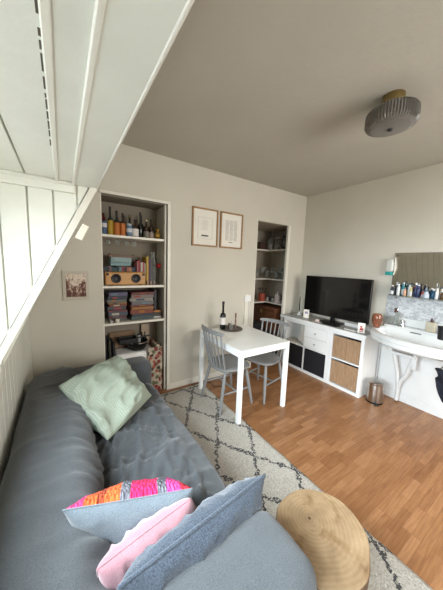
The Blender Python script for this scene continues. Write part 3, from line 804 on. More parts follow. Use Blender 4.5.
# boxes stacked on the books
boxed('boxed_set', .425, .632, D+.16, D+.29, Z+.203, Z+.243, cm(112, 140, 142), 'lower pale blue box lying on top of the book row', 'box')
boxed('boxed_set', .43, .638, D+.16, D+.29, Z+.244, Z+.296, cm(128, 150, 150), 'upper grey green box lying on top of the book row', 'box')
t = thing('wooden_tray', 'narrow brown wooden tray on top of the stacked boxes', 'tray', (.535, D+.225, Z+.297))
m = MB(); m.box(-.125, .125, -.07, .07, 0, .008); m.build('base', M['brown'], t)
for a, b in ((-.07, -.063), (.063, .07)): m = MB(); m.box(-.125, .125, a, b, .008, .022); m.build('rim', M['brown'], t)
for s in (-1, 1): m = MB(); m.sphere((s*.12, -.06, .026), .010); m.build('knob', M['brown'], t)
x = max(xr, .675)
for c, w, h, wd in (((160, 96, 96), 'faded red', .26, .016), ((120, 26, 34), 'crimson', .275, .022), ((178, 170, 160), 'white', .25, .022), ((150, 60, 66), 'pinkish red', .255, .018), ((178, 168, 150), 'cream', .245, .016), ((176, 146, 54), 'tall yellow', .315, .022)):
    boxed('book', x, x+wd, D+.12 if c[0] != 176 else D+.10, D+.29, Z, Z+h, cm(*c), '%s book upright at the right of the speaker shelf' % w, 'book', None, .001); x += wd+.001
for c, w, h, wd in (((96, 30, 44), 'maroon', .27, .018), ((92, 66, 108), 'purple', .29, .014)):
    boxed('book', x+.006, x+wd+.006, D+.16, D+.29, Z, Z+h, cm(*c), '%s book standing beside the tall glass vase' % w, 'book', None, .001); x += wd+.002
m = MB(); m.lathe([(0, 0), (.034, 0), (.036, .01), (.034, .24), (.020, .30), (.024, .37), (.021, .37), (.017, .30), (.031, .24), (.033, .012), (0, .012)], 22)
single(m, 'glass_vase', M['glass'], 'tall clear glass vase at the right of the speaker shelf', 'vase', (.882, D+.18, Z), smooth=60)
for k, (x, w) in enumerate(((.79, 'leftmost'), (.825, 'middle'), (.86, 'rightmost'))):
    can((x, D+.07, Z), .013, .045, cm(170-12*k, 146-8*k, 124), None, '%s of three small cups beside the speaker' % w, 'cup', name='small_cup', taper=.75)
t = thing('glass_rose', 'red artificial rose on a thin black stem at the shelf end', 'rose', (.925, D+.10, Z))
m = MB(); m.lathe([(0, 0), (.02, 0), (.018, .005), (.002, .012), (0, .012)], 14); m.build('base', M['black'], t)
m = MB(); m.tube([(0, 0, .008), (.001, 0, .09), (0, 0, .185)], .003, 8); m.sphere((0, 0, .16), .008); m.sphere((0, 0, .135), .006); m.build('stem', M['black'], t)
m = MB()
for k in range(7):
    a = k*2.3; m.sphere((.011*math.cos(a), .011*math.sin(a), .212+.002*k), .019, .8, .8, 1.1, 10, 8)
m.build('blossom', M['rose'], t, smooth=50)

# ---- board games shelf
Z = .878
def game_stack(x0, x1, yf, z, items, where):
    for c, h, w in items:
        d = random.uniform(-.008, .008)
        bg = boxed('board_game', x0+d+random.uniform(0, .012), x1+d-random.uniform(0, .012), yf+random.uniform(0, .015), D+.34, z, z+h-.001, cm(*[int(v*.62+24) for v in c]), '%s board game box in the %s stack' % (w, where), 'board game', 'board games in the %s stack' % where, .002); z += h
        xs = [v.co.x for v in bg.data.vertices]; yy = min(v.co.y for v in bg.data.vertices); a = random.uniform(min(xs)+.02, -.01); b2 = a+random.uniform(.04, .09)
        m = MB(); m.box(a, b2, yy-.0008, yy+.001, (h-.001)*.22, (h-.001)*.75); sp = m.build('spine_print', cm(*random.choice(((170, 160, 140), (150, 96, 40), (96, 110, 120), (140, 60, 50), (60, 66, 80)))), bg)
        sp['label'] = 'contrasting printed title patch'
game_stack(.378, .575, D+.09, Z+.001, [((88, 84, 80), .040, 'grey'), ((120, 34, 34), .022, 'bottom red'), ((70, 84, 104), .045, 'slate blue'), ((150, 62, 62), .018, 'thin red'), ((60, 66, 76), .038, 'dark grey blue'), ((136, 62, 36), .026, 'rust'), ((172, 118, 62), .022, 'orange tan'), ((104, 116, 110), .030, 'sage grey'), ((38, 44, 60), .036, 'navy'), ((92, 88, 128), .040, 'lilac')], 'left')
game_stack(.603, .865, D+.07, Z+.001, [((70, 88, 84), .045, 'muted green'), ((44, 58, 74), .024, 'thin navy'), ((150, 58, 30), .050, 'flame red'), ((186, 122, 48), .030, 'amber'), ((128, 44, 40), .020, 'brick red'), ((122, 118, 120), .044, 'mid grey'), ((178, 168, 158), .036, 'off white'), ((150, 136, 126), .034, 'taupe'), ((112, 40, 36), .030, 'top dark red')], 'right')
for k, (c, h, w) in enumerate((((170, 172, 178), .02, 'pale'), ((84, 74, 60), .02, 'olive'), ((60, 62, 60), .022, 'charcoal'), ((176, 118, 58), .02, 'orange'))):
    boxed('card_game', .868, .955, D+.10, D+.22, Z+.001+k*.0225, Z+.02+k*.0225, cm(*c), '%s small card game box in the low pile at the right' % w, 'card game', 'card game boxes right of the stacks', .001)
m = MB(); m.box(-.014, .014, -.11, .11, 0, .24); single(m, 'book', cm(52, 50, 58), 'dark grey book leaning upright right of the tall game stack', 'book', (.892, D+.23, Z+.092), bevel=.002)
can((.462, D+.05, Z), .024, .04, cm(196, 190, 178), None, 'small white pot in front of the left game stack', 'pot', name='small_pot', taper=.8)
can((.405, D+.052, Z), .018, .028, cm(150, 150, 148), None, 'tiny grey tub at the left end of the games shelf', 'tub', name='small_tub')

# ---- low items in alcove
t = thing('low_cabinet', 'low white cabinet with rounded top edge inside the alcove', 'cabinet', (.665, D+.21, 0))
m = MB(); m.box(-.22, .22, -.13, .13, .0, .50); m.build('body', M['white'], t, bevel=.03)
m = MB(); m.box(-.19, .19, -.134, -.128, .06, .44); m.build('door', M['trim'], t, bevel=.003)
t = thing('serving_bowl', 'dark metal bowl with handle on the low white cabinet', 'bowl', (.70, D+.20, .50))
m = MB(); m.lathe([(0, 0), (.07, 0), (.105, .03), (.125, .10), (.123, .102), (.10, .034), (.065, .006), (0, .006)], 28); m.build('bowl', mat('dark_metal', (50, 48, 46), .3, .8), t, smooth=60)
m = MB(); m.lathe([(.123, .096), (.128, .098), (.128, .106), (.122, .106)], 28); m.build('rim', M['chrome'], t)
t = thing('frying_pan', 'black square pan lying across the dark bowl', 'pan', (.585, D+.17, .608))
m = MB(); m.box(-.10, .10, -.07, .07, 0, .012); m.box(-.10, .10, -.07, -.06, .01, .055); m.box(-.10, .10, .06, .07, .01, .055); m.box(-.10, -.09, -.06, .06, .01, .055); m.box(.09, .10, -.06, .06, .01, .055); m.build('body', M['black'], t, bevel=.004)
m = MB(); m.tube([(.10, 0, .035), (.2, 0, .045), (.26, 0, .05)], [.008, .010, .009], 8); m.build('handle', M['black'], t)
can((.72, D+.19, .585), .018, .085, cm(160, 160, 158), cm(40, 40, 42), 'small glass pepper mill standing in the dark bowl', 'mill', name='pepper_mill')
for k, (x, w) in enumerate(((.755, 'left'), (.79, 'right'))):
    bottle((x, D+.2, .56), .018, .14, .3, M['darkglass'], None, M['black'], '%s one of two small dark oil bottles in the bowl' % w, name='oil_bottle')
m = MB(); m.box(-.14, .14, -.008, .008, 0, .20); single(m, 'cutting_board', wood_mat('beech_board', (112, 86, 60), (134, 104, 74), (3, 3, 20)), 'plain wooden cutting board standing behind the bowl', 'cutting board', (.56, D+.327, .501), bevel=.004)
m = MB(); m.box(-.05, .05, -.008, .008, 0, .26); single(m, 'cutting_board', wood_mat('pale_board', (160, 140, 118), (184, 164, 140), (3, 3, 20)), 'narrow pale board standing at the right behind the bowl', 'cutting board', (.83, D+.325, .501), bevel=.004)
for k, (x, c, w) in enumerate(((.348, (34, 34, 36), 'black'), (.388, (62, 60, 54), 'olive grey'), (.427, (40, 40, 44), 'charcoal'))):
    m = softbox(-.013, .013, -.12, .12, 0, .72-.04*k, *[.012], .04, lambda co, n: co+n*.005*noise.noise(co*14))
    single(m, 'folded_bag', cm(*c, .9), '%s folded bag standing upright at the left of the alcove floor' % w, 'bag', (x, D+.20, .0), 'folded bags beside the low cabinet', smooth=60)
m = MB(); m.box(-.018, .018, -.14, .14, 0, .56); single(m, 'floral_folder', M['floral'], 'floral patterned folder standing between cabinet and alcove side', 'folder', (.908, D+.20, 0), bevel=.003)
m = MB(); m.box(-.085, .085, -.004, .004, 0, .54); single(m, 'floral_board', M['floral'], 'floral patterned tall board leaning on the cabinet front', 'board', (.868, D+.052, 0), bevel=.002)

# ------------------------------------------------------------------ pictures
def framed(x0, x1, z0, z1, label):
    t = thing('picture_frame', label, 'picture', ((x0+x1)/2, D-.001, (z0+z1)/2)); w, h = (x1-x0)/2, (z1-z0)/2; b = .018
    m = MB(); m.box(-w, w, -.02, 0, h-b, h); m.box(-w, w, -.02, 0, -h, -h+b); m.box(-w, -w+b, -.02, 0, -h+b, h-b); m.box(w-b, w, -.02, 0, -h+b, h-b); m.build('frame', M['frame'], t, bevel=.001)
    m = MB(); m.box(-w+b, w-b, -.008, -.003, -h+b, h-b); m.build('mount', M['paper'], t)
    return t, w, h
fa, w, h = framed(1.287, 1.643, 1.7416, 2.192, 'left oak framed print with an outlined grey drawing')
m = MB(); l = .0022
for q in ((-.1, .1, .115, .115+l), (-.1, .1, -.135, -.135+l), (-.1, -.1+l, -.135, .115), (.1-l, .1, -.135, .115)): m.box(q[0], q[1], -.0095, -.008, q[2], q[3])
random.seed(5)
for k in range(9): zc = .085-.014*k; a = .055-.003*abs(k-3)*random.random()*3; m.box(-a, a*random.uniform(.6, 1), -.0095, -.008, zc, zc+.0025)
m.build('drawing', M['ink'], fa)
m = MB(); m.box(-.052, .045, -.0095, -.008, -.106, -.088); m.build('caption', M['darkink'], fa)
fb, w, h = framed(1.681, 2.035, 1.7416, 2.192, 'right oak framed print filled with fine grey text lines')
m = MB()
for k in range(30):
    zc = .125-.0086*k
    for c in range(3): a = -.095+c*.066; m.box(a, a+random.uniform(.045, .06), -.0095, -.008, zc, zc+.0036)
m.build('print', M['ink'], fb)
m = MB(); m.box(-.04, .02, -.0095, -.008, -.152, -.145); m.build('caption', M['darkink'], fb)
t = thing('small_print', 'small unframed sepia street scene on the end wall above the sofa', 'picture', (.098, D-.001, 1.284))
m = MB(); m.box(-.106, .106, -.012, 0, -.136, .136); m.build('canvas', cm(188, 180, 165), t, bevel=.001)
m = MB(); m.box(-.08, .08, -.0128, -.012, -.105, .108); m.build('picture', M['sepia'], t)

# ------------------------------------------------------------------ conduit
t = thing('wall_socket_strip', 'white double cable cover on the back wall behind the table', 'cable cover', (2.17, D, .62))
m = MB(); m.box(-.035, .035, -.02, 0, 0, .50); m.build('cover', M['trim'], t, bevel=.004)
m = MB(); m.box(-.05, .06, -.035, 0, .40, .49); m.build('socket', M['white'], t, bevel=.004)
m = MB(); m.tube([(.02, -.03, .42), (.035, -.04, .30), (.04, -.03, .0), (.09, -.03, -.2)], .004, 8); m.build('cable', M['white'], t)
m = MB(); m.tube([(1.3, 2.58, .008), (1.45, 2.56, .008), (1.55, 2.5, .008), (1.52, 2.40, .008), (1.62, 2.35, .008), (1.8, 2.5, .008), (2.15, 2.58, .008)], .004, 8)
single(m, 'power_cord', M['black'], 'black cable lying on the floor under the table', 'cable', smooth=60)

# ------------------------------------------------------------------ table top items
tz = .745; tray = V((1.70, 2.32, tz))
m = MB(); m.lathe([(0, 0), (.125, 0), (.135, .004), (.138, .014), (.133, .014), (.128, .007), (0, .006)], 36)
single(m, 'round_tray', M['cork'], 'dark round tray at the far end of the white table', 'tray', tray, smooth=50)
bottle((1.605, 2.37, tz+.007), .036, .335, .42, M['darkglass'], cm(214, 206, 200), M['black'], 'dark wine bottle with white label on the round tray', lz=(.35, .9), nr=.36)
m = MB(); m.lathe([(0, 0), (.02, 0), (.022, .004), (.006, .01), (.005, .03), (.012, .045), (.006, .06), (.010, .10), (.006, .14), (.011, .15), (.009, .2), (0, .2)], 16)
single(m, 'candlestick', cm(110, 84, 76, .35), 'slim brown candlestick on the round tray', 'candlestick', (1.735, 2.285, tz+.007), smooth=50)
m = MB(); m.lathe([(0, 0), (.018, 0), (.02, .01), (.016, .07), (.008, .09), (.009, .10), (0, .10)], 16)
single(m, 'oil_cruet', M['glass'], 'small glass cruet beside the wine bottle on the tray', 'cruet', (1.685, 2.30, tz+.007), smooth=60)
can((1.72, 2.385, tz+.007), .022, .05, cm(88, 78, 70), None, 'low brown candle cup at the back of the tray', 'cup', name='candle_cup')
can((1.775, 2.345, tz+.007), .018, .035, cm(104, 96, 88), None, 'small taupe candle cup at the right of the tray', 'cup', name='candle_cup')

# ------------------------------------------------------------------ ceiling lamp
t = thing('ceiling_lamp', 'flush ceiling lamp with brass cup and smoked ribbed glass shade', 'lamp', (1.838, .832, H))
m = MB(); m.lathe([(0, 0), (.062, 0), (.064, -.004), (.064, -.066), (.058, -.075), (0, -.075)], 36); m.build('brass_cup', M['brass'], t, smooth=50)
m = MB(); n = 112
prof = [(.055, -.076), (.105, -.078), (.134, -.088), (.145, -.104), (.146, -.166), (.136, -.184), (.11, -.194), (.06, -.200), (.0, -.201)]
rr = []
for r, z in prof:
    if r == 0: rr.append([m.bm.verts.new((0, 0, z))]); continue
    rr.append([m.bm.verts.new(((r+(.0042 if k % 2 else -.0042)*(1 if r > .12 else .12))*math.cos(2*PI*k/n), (r+(.0042 if k % 2 else -.0042)*(1 if r > .12 else .12))*math.sin(2*PI*k/n), z)) for k in range(n)])
for a, b in zip(rr, rr[1:]):
    for k in range(n):
        k2 = (k+1) % n
        if len(b) == 1: m.bm.faces.new((a[k], a[k2], b[0]))
        else: m.bm.faces.new((a[k], a[k2], b[k2], b[k]))
sh = m.build('glass_shade', thin_glass('ribbed_smoked_glass', (150, 147, 142), (.66, .64, .61, 1), .26, .8, .18), t, smooth=8); s = sh.modifiers.new('s', 'SOLIDIFY'); s.thickness = .004
m = MB(); m.sphere((0, 0, -.112), .028, 1, 1, 1.1); m.build('bulb', M['china'], t)
m = MB(); m.lathe([(0, -.203), (.016, -.203), (.014, -.209), (0, -.210)], 20); m.build('finial', M['black'], t)

# ------------------------------------------------------------------ cube shelving
KXf = 2.888; KT = .738
def cube_unit(y0, y1, label, loc):
    t = thing('cube_shelf_unit', label, 'shelving unit', loc); return t
def kbox(m, x0, x1, y0, y1, z0, z1, o): m.box(x0-o.x, x1-o.x, y0-o.y, y1-o.y, z0-o.z, z1-o.z)
uy = [(1.316, 1.746), (1.748, 2.535)]
# right (near) unit 1x2
o = V((3.08, 1.531, 0)); t = cube_unit(0, 0, 'white cube unit with two bamboo fronted cells beside the basin', o)
m = MB(); a, b = uy[0]
kbox(m, KXf, 3.27, a, a+.038, 0, KT, o); kbox(m, KXf, 3.27, b-.038, b, 0, KT, o); kbox(m, KXf, 3.27, a+.038, b-.038, 0, .038, o); kbox(m, KXf, 3.27, a+.038, b-.038, KT-.038, KT, o)
kbox(m, KXf, 3.27, a+.038, b-.038, .372, .389, o); m.build('carcass', M['white'], t, bevel=.0015)
m = MB(); kbox(m, 3.26, 3.265, a+.038, b-.038, .038, KT-.038, o); m.build('back_panel', M['blackbox'], t)
w = (b-a-.076)
for (ya, yb, za, zb) in ((a+.042, (a+b)/2-.001, .395, .672), ((a+b)/2+.001, b-.042, .395, .672), (a+.042, b-.042, .050, .345)):
    m = MB(); kbox(m, KXf+.012, KXf+.024, ya, yb, za, zb, o); m.build('bamboo_front', M['bamboo'], t, bevel=.001)
# left (far) unit 2x2
o = V((3.08, 2.14, 0)); t = cube_unit(0, 0, 'white cube unit with drawers and black boxes below the television', o)
a, b = uy[1]; mid = (a+b)/2
m = MB()
kbox(m, KXf, 3.27, a, a+.038, 0, KT, o); kbox(m, KXf, 3.27, b-.038, b, 0, KT, o); kbox(m, KXf, 3.27, a+.038, b-.038, 0, .038, o); kbox(m, KXf, 3.27, a+.038, b-.038, KT-.038, KT, o)
kbox(m, KXf, 3.27, a+.038, b-.038, .372, .389, o); kbox(m, KXf+.001, 3.27, mid-.008, mid+.008, .038, KT-.038, o); m.build('carcass', M['white'], t, bevel=.0015)
m = MB(); kbox(m, 3.262, 3.268, a+.038, b-.038, .038, KT-.038, o); m.build('back_panel', M['trim'], t)
for za, zb in ((.392, .543), (.547, .698)):
    m = MB(); kbox(m, KXf-.002, 3.2, a+.041, mid-.011, za, zb, o); dr = m.build('drawer', M['white'], t, bevel=.002)
    m = MB(); c = V((KXf-.002, (a+.041+mid-.011)/2, (za+zb)/2))-o; m.lathe([(0, 0), (.005, 0), (.005, .012), (.010, .014), (.010, .020), (0, .022)], 16, T(c.x, c.y, c.z, ry=-PI/2)); m.build('knob', M['steel'], dr)
for k, (ya, yb) in enumerate(((a+.044, mid-.012), (mid+.012, b-.044))):
    tb2 = boxed('storage_box', KXf+.01, 3.24, ya, yb, .0385, .352, M['blackbox'], ('black fabric storage box below the white drawers', 'black fabric storage box in the bottom corner, nearer the cupboard')[k], 'storage box', 'black storage boxes in the cube unit', .004)
# open cell contents
m = MB(); m.box(-.006, .006, -.11, .11, 0, .24, T(0, 0, 0.003, rx=math.radians(24))); single(m, 'folder', cm(206, 200, 190), 'pale folder leaning in the open cube cell', 'folder', (2.95, 2.20, .398), bevel=.001)
can((3.05, 2.27, .3895), .04, .12, cm(84, 50, 40), cm(60, 40, 34), 'brown jar standing in the open cube cell', 'jar', name='storage_jar')
m = MB(); m.box(-.09, .09, -.10, .10, 0, .012); m.box(-.08, .08, -.09, .09, .012, .022); single(m, 'magazine_pile', cm(178, 170, 158), 'small pile of magazines flat in the open cube cell', 'magazines', (3.0, 2.39, .3895), bevel=.001)
# worktop board
t = thing('worktop', 'grey topped white board lying over the two cube units', 'worktop', (3.1, 1.93, KT+.001))
m = MB(); m.box(-.222, .222, -.625, .685, 0, .0315); m.build('board', M['white'], t, bevel=.001)
m = MB(); m.box(-.212, .222, -.615, .685, .0315, .0345); m.build('surface', M['worktop'], t)
WZ = KT+.001+.0345
# television
t = thing('television', 'large black flat television on the grey worktop', 'television', (3.13, 1.885, WZ+.001))
m = MB(); m.box(-.016, .02, -.475, .475, .075, .635); m.box(.02, .05, -.3, .3, .12, .45); m.build('casing', M['tvb'], t, bevel=.005)
m = MB(); m.box(-.0175, -.016, -.467, .467, .09, .627); m.build('screen', M['screen'], t)
m = MB(); m.box(-.10, .07, -.15, .15, 0, .008); m.box(-.01, .02, -.03, .03, .008, .09); m.build('stand', M['tvb'], t, bevel=.003)
# things on the bench
boxed('set_top_box', 2.93, 3.02, 1.70, 1.90, WZ, WZ+.022, M['tvb'], 'flat black media box in front of the television', 'media box')
boxed('soundbar', 3.155, 3.195, 1.40, 1.72, WZ, WZ+.045, cm(214, 212, 208), 'pale slim bar beneath the right half of the television', 'soundbar')
m = MB(); m.tube([(0, .12, .004), (.03, .05, .006), (-.01, -.02, .004), (.03, -.1, .006), (-.01, -.17, .004)], .003, 6); single(m, 'cable', M['black'], 'thin black cable lying on the worktop before the television', 'cable', (2.96, 1.88, WZ))
m = MB(); m.box(-.035, .035, -.06, .06, 0, .004); m.box(-.01, .01, -.03, .02, .004, .035); single(m, 'small_dish', cm(206, 190, 184), 'small pinkish dish standing left of the media box', 'dish', (2.98, 2.02, WZ), bevel=.002)
boxed('remote_control', 2.93, 2.97, 1.45, 1.60, WZ, WZ+.015, cm(196, 192, 186), 'pale remote control lying on the worktop near the vase', 'remote control')
m = MB(); m.box(-.002, .002, -.04, .04, 0, .125); o = single(m, 'greeting_card', M['paper'], 'white greeting card with purple print by the corner candle', 'card', (3.05, 2.26, WZ), bevel=.0005, rz=.5); o.rotation_euler = (0, math.radians(4), .45)
m = MB(); m.box(-.0028, -.002, -.022, .022, .06, .095); x = m.build('picture', cm(150, 130, 160), o)
t = thing('greeting_card', 'white card with red print at the near end of the worktop', 'card', (2.96, 1.405, WZ), .5)
m = MB(); m.box(-.002, .002, -.038, .038, 0, .12); m.build('sheet', M['paper'], t)
m = MB(); m.box(-.003, -.002, -.02, .016, .03, .058); m.box(-.003, -.002, -.008, .014, .064, .085); m.box(-.003, -.002, -.022, .02, .012, .02); m.build('print', cm(176, 50, 56), t)
# corner candle holder
t = thing('candle_holder', 'white candle holder with tall dark taper in the room corner', 'candle', (3.13, 2.455, WZ))
m = MB(); m.lathe([(0, 0), (.032, 0), (.034, .01), (.026, .03), (.014, .04), (.013, .06), (0, .06)], 20); m.build('holder', M['china'], t, smooth=60)
m = MB(); m.lathe([(0, .055), (.009, .055), (.007, .29), (0, .295)], 12); m.build('taper', cm(40, 40, 42), t)
m = MB(); m.lathe([(0, 0), (.012, 0), (.018, .02), (.008, .05), (.006, .08), (0, .085)], 16); single(m, 'small_figurine', cm(90, 92, 90), 'tiny dark figurine at the far end of the worktop', 'figurine', (3.0, 2.50, WZ), smooth=60)
m = MB(); m.box(-.012, .012, -.02, .02, 0, .26); single(m, 'cable_trunking', M['trim'], 'short white vertical cable trunking behind the corner candle', 'cable cover', (R-.013, 2.56, WZ-.0), bevel=.002)

# ------------------------------------------------------------------ pedal bin
t = thing('pedal_bin', 'small stainless steel pedal bin beside the cube unit', 'bin', (2.99, 1.19, 0))
m = MB(); m.lathe([(0, .005), (.082, .005), (.084, .01), (.084, .225), (0, .225)], 36); m.build('body', M['steel'], t, smooth=40)
m = MB(); m.lathe([(0, 0), (.086, 0), (.086, .018), (.083, .02), (0, .02)], 36); m.build('base_ring', M['black'], t, smooth=40)
m = MB(); m.lathe([(.085, .226), (.087, .228), (.087, .246), (.075, .256), (.03, .262), (0, .263)], 36); m.lathe([(0, .226), (.085, .226)], 36); m.build('lid', M['steel'], t, smooth=50)
m = MB(); m.box(-.018, .018, -.03, .02, .004, .012, T(-.075, -.055, 0, rz=-math.radians(52))); m.build('pedal', M['black'], t, bevel=.003)

# ------------------------------------------------------------------ wash basin
t = thing('wash_basin', 'wide white ceramic wash basin on the right wall', 'basin', (R, .80, 0))
def d_outline(s, z, dx=0):
    pts = []
    n = 28
    for k in range(n+1):
        f = k/n*2-1; y = f*.50*s
        x = -(.42+.27*(1-abs(f)**2.4)*1.0)*s-dx
        if abs(f) > .93: x = -(.42+.27*(1-abs(f)**2.4))*s*(1-.05*(abs(f)-.93)/.07)
        pts.append((x, y))
    return pts
m = MB()
layers = [(.80, .735, 1), (.93, .76, 1), (.985, .785, 1), (.985, .825, 1), (1, .832, 1), (1, .866, 1), (.985, .872, 1)]
L = []
for s, z, _ in layers:
    p = d_outline(s, z); L.append([m.bm.verts.new((0-.0, p[0][1], z))]+[m.bm.verts.new((x, y, z)) for x, y in p]+[m.bm.verts.new((0-.0, p[-1][1], z))])
for s, z in ((.93, .872), (.90, .862), (.86, .80), (.7, .765), (.4, .76)):
    p = d_outline(s, z); xb = -.13 if s < .95 else 0
    L.append([m.bm.verts.new((xb, p[0][1], z))]+[m.bm.verts.new((x, y, z)) for x, y in p]+[m.bm.verts.new((xb, p[-1][1], z))])
for a, b in zip(L, L[1:]):
    n = len(a)
    for k in range(n): m.bm.faces.new((a[k], a[(k+1) % n], b[(k+1) % n], b[k]))
m.bm.faces.new(L[0][::-1]); m.bm.faces.new(L[-1])
m.build('bowl', M['china'], t, smooth=50)
m = MB(); m.box(-.125, -.007, -.47, .47, .870, .895); m.box(-.03, -.007, -.40, .47, .895, .985); m.build('splash_ledge', M['china'], t, bevel=.008)
m = MB(); m.box(-.128, -.122, .10, .20, .840, .852, T(-.005, 0, .01)); m.build('overflow_slot', M['darkink'], t)
for y in (.30, -.10):
    m = MB(); m.lathe([(0, .895), (.022, .895), (.018, .91), (.012, .935), (.022, .945), (.02, .965), (0, .97)], 18, T(-.075, y, 0)); tp = m.build('tap', M['chrome'], t, smooth=50)
    m = MB(); m.tube([(-.075, y, .92), (-.12, y, .93), (-.16, y, .92), (-.168, y, .90)], .009, 10); m.build('spout', M['chrome'], tp)
# bracket under the basin
t = thing('basin_bracket', 'white painted iron bracket under the wash basin', 'bracket', (R-.05, 1.02, 0))
for y in (.07, -.07):
    m = MB(); m.tube([(-.10, y*1.3, .58), (-.10, y, .48), (-.09, y*.6, .36), (-.08, y*.25+.02, .28), (-.06, .03, .17), (-.05, .035, .02)], [.022, .022, .021, .02, .02, .022], 10); m.build('arm', M['pnl'], t, smooth=60)
m = MB(); m.box(-.16, -.08, -.12, .12, .585, .615); m.box(-.16, -.05, -.13, -.10, .61, .735); m.box(-.16, -.05, .10, .13, .61, .735); m.box(-.14, -.09, -.13, -.09, .46, .61); m.build('crossbar', M['pnl'], t, bevel=.004)
# panel boxing below the basin

t = thing('basin_panelling', 'white panelled boxing below the wash basin', 'panelling', (R-.002, .3, 0))
m = MB(); m.box(-.045, 0, -1.0, 1.015, .10, .732); m.build('panel', M['pnl'], t, bevel=.002)
m = MB(); m.box(-.055, 0, -1.0, 1.02, .0, .10); m.build('plinth', M['pnl'], t, bevel=.002)
m = MB(); m.box(-.050, -.045, .80, 1.0, .50, .725); p = m.build('door', M['pnl'], t, bevel=.003)
m = MB(); m.box(-.068, -.050, .93, .99, .575, .592); m.build('handle', M['trim'], p, bevel=.003)
m = MB(); m.tube([(0, 0, .0), (0, 0, .55), (0, 0, .78)], .011, 10); single(m, 'water_pipe', cm(170, 170, 168, .4), 'thin grey vertical pipe between cube unit and basin', 'pipe', (R-.07, 1.298+.003, 0), smooth=60)
# mirror and splashback
t = thing('wall_mirror', 'frameless wall mirror above the basin', 'mirror', (R-.001, .55, 1.25))
m = MB(); m.box(-.006, 0, -.62, .733, 0, .487); m.build('glass', M['mirror'], t)
m = MB(); m.box(-.0075, -.0062, -.61, .735, .484, .487); m.box(-.0075, -.0062, .731, .735, 0, .487); m.build('edge', M['darkink'], t)
m = MB(); m.lathe([(0, 0), (.007, 0), (.006, .004), (0, .005)], 12, T(-.006, .705, .455, ry=-PI/2)); m.build('screw', M['black'], t)
m = MB(); m.box(-.005, 0, -.62, .765, 0, .335); single(m, 'splashback', M['marble'], 'grey marble effect splashback panel below the mirror', 'splashback', (R-.001, .55, .912))
t = thing('glass_shelf', 'thin glass shelf crowded with toiletries below the mirror', 'shelf', (R-.008, .55, 1.235))
m = MB(); m.box(-.13, 0, -.60, .70, 0, .006); m.build('glass', mat('shelf_glass', (196, 206, 204), .1, trans=.5), t)
m = MB(); m.tube([(-.13, -.6, .012), (-.13, .70, .012)], .0035, 8)
m.tube([(-.13, .70, .012), (0, .70, .012)], .0035, 8); m.build('rail', M['chrome'], t)
m = MB(); m.box(-.05, 0, .64, .665, -.03, 0); m.box(-.05, 0, -.2, -.175, -.03, 0); m.build('bracket', M['chrome'], t, bevel=.003)
tl = [(1.235, .105, .017, (36, 44, 60), 'navy tube'), (1.205, .12, .018, (26, 36, 54), 'dark blue bottle'), (1.172, .135, .016, (206, 212, 208), 'white bottle with teal band'), (1.140, .14, .015, (60, 128, 140), 'teal spray bottle'),
      (1.108, .09, .014, (196, 150, 120), 'peach tube'), (1.080, .13, .014, (216, 214, 208), 'slim white bottle'), (1.052, .115, .013, (184, 176, 120), 'pale yellow bottle'), (1.022, .135, .017, (44, 58, 96), 'royal blue bottle'), (.988, .13, .017, (40, 50, 84), 'dark navy bottle'),
      (.955, .075, .015, (198, 90, 80), 'small red topped pot'), (.915, .08, .028, (176, 186, 196), 'round pale blue jar'), (.868, .095, .022, (42, 86, 116), 'squat blue bottle'), (.828, .12, .014, (210, 208, 202), 'white slim tube'), (.795, .085, .018, (96, 70, 44), 'amber glass bottle'), (.757, .09, .02, (190, 160, 90), 'honey coloured jar'), (.705, .075, .032, (206, 202, 192), 'wide cream jar'), (.64, .09, .018, (60, 62, 66), 'charcoal tube'), (.60, .10, .016, (160, 170, 172), 'grey bottle')]
for k, (y, h, r, c, w) in enumerate(tl):
    cap = cm(220, 220, 216) if c[0] < 150 else cm(70, 96, 110)
    bottle((R-.085+(.02 if k % 2 else -.02), y, 1.2415), r, h*1.12, .28, cm(*c, .35), cm(200, 204, 206) if k % 3 == 0 else None, cap, w+' on the glass shelf under the mirror', 'toiletry', name='toiletry_bottle', nr=.55, group='toiletries on the glass shelf', seg=14, lz=(.2, .8))
tl2 = [(1.218, .15, .018, (30, 40, 58), 'tall navy bottle at the left end of the back row'), (1.155, .165, .017, (70, 140, 150), 'tall teal bottle in the back row'), (1.09, .15, .018, (200, 204, 206), 'tall white bottle in the back row'), (1.035, .16, .016, (176, 60, 62), 'slim red capped bottle in the back row'),
       (1.005, .15, .017, (54, 62, 92), 'tall indigo bottle in the back row'), (.94, .12, .02, (150, 160, 176), 'pale steel blue bottle in the back row'), (.89, .115, .02, (36, 60, 86), 'short petrol blue bottle in the back row'), (.81, .13, .018, (190, 186, 178), 'cream bottle in the back row'), (.735, .125, .024, (120, 100, 76), 'brown flask in the back row'), (.67, .12, .02, (80, 84, 88), 'slate flask in the back row')]
for k, (y, h, r, c, w) in enumerate(tl2):
    bottle((R-.034, y, 1.2415), r, h, .25, cm(*c, .35), cm(206, 208, 206) if k % 2 else None, cm(60, 70, 90) if k % 3 else cm(220, 220, 216), w+' of the glass shelf', 'toiletry', name='toiletry_bottle', nr=.5, group='toiletries on the glass shelf', seg=14, lz=(.2, .7))
m = MB(); m.tube([(0, 0, 0), (.004, .004, .10), (.01, .006, .17)], .0025, 8); m.lathe([(0, 0), (.016, 0), (.018, .05), (.015, .05), (.014, .004), (0, .004)], 14)
single(m, 'toothbrush_cup', M['white'], 'white cup holding one tall thin brush on the glass shelf', 'cup', (R-.05, .847, 1.2415), smooth=60)
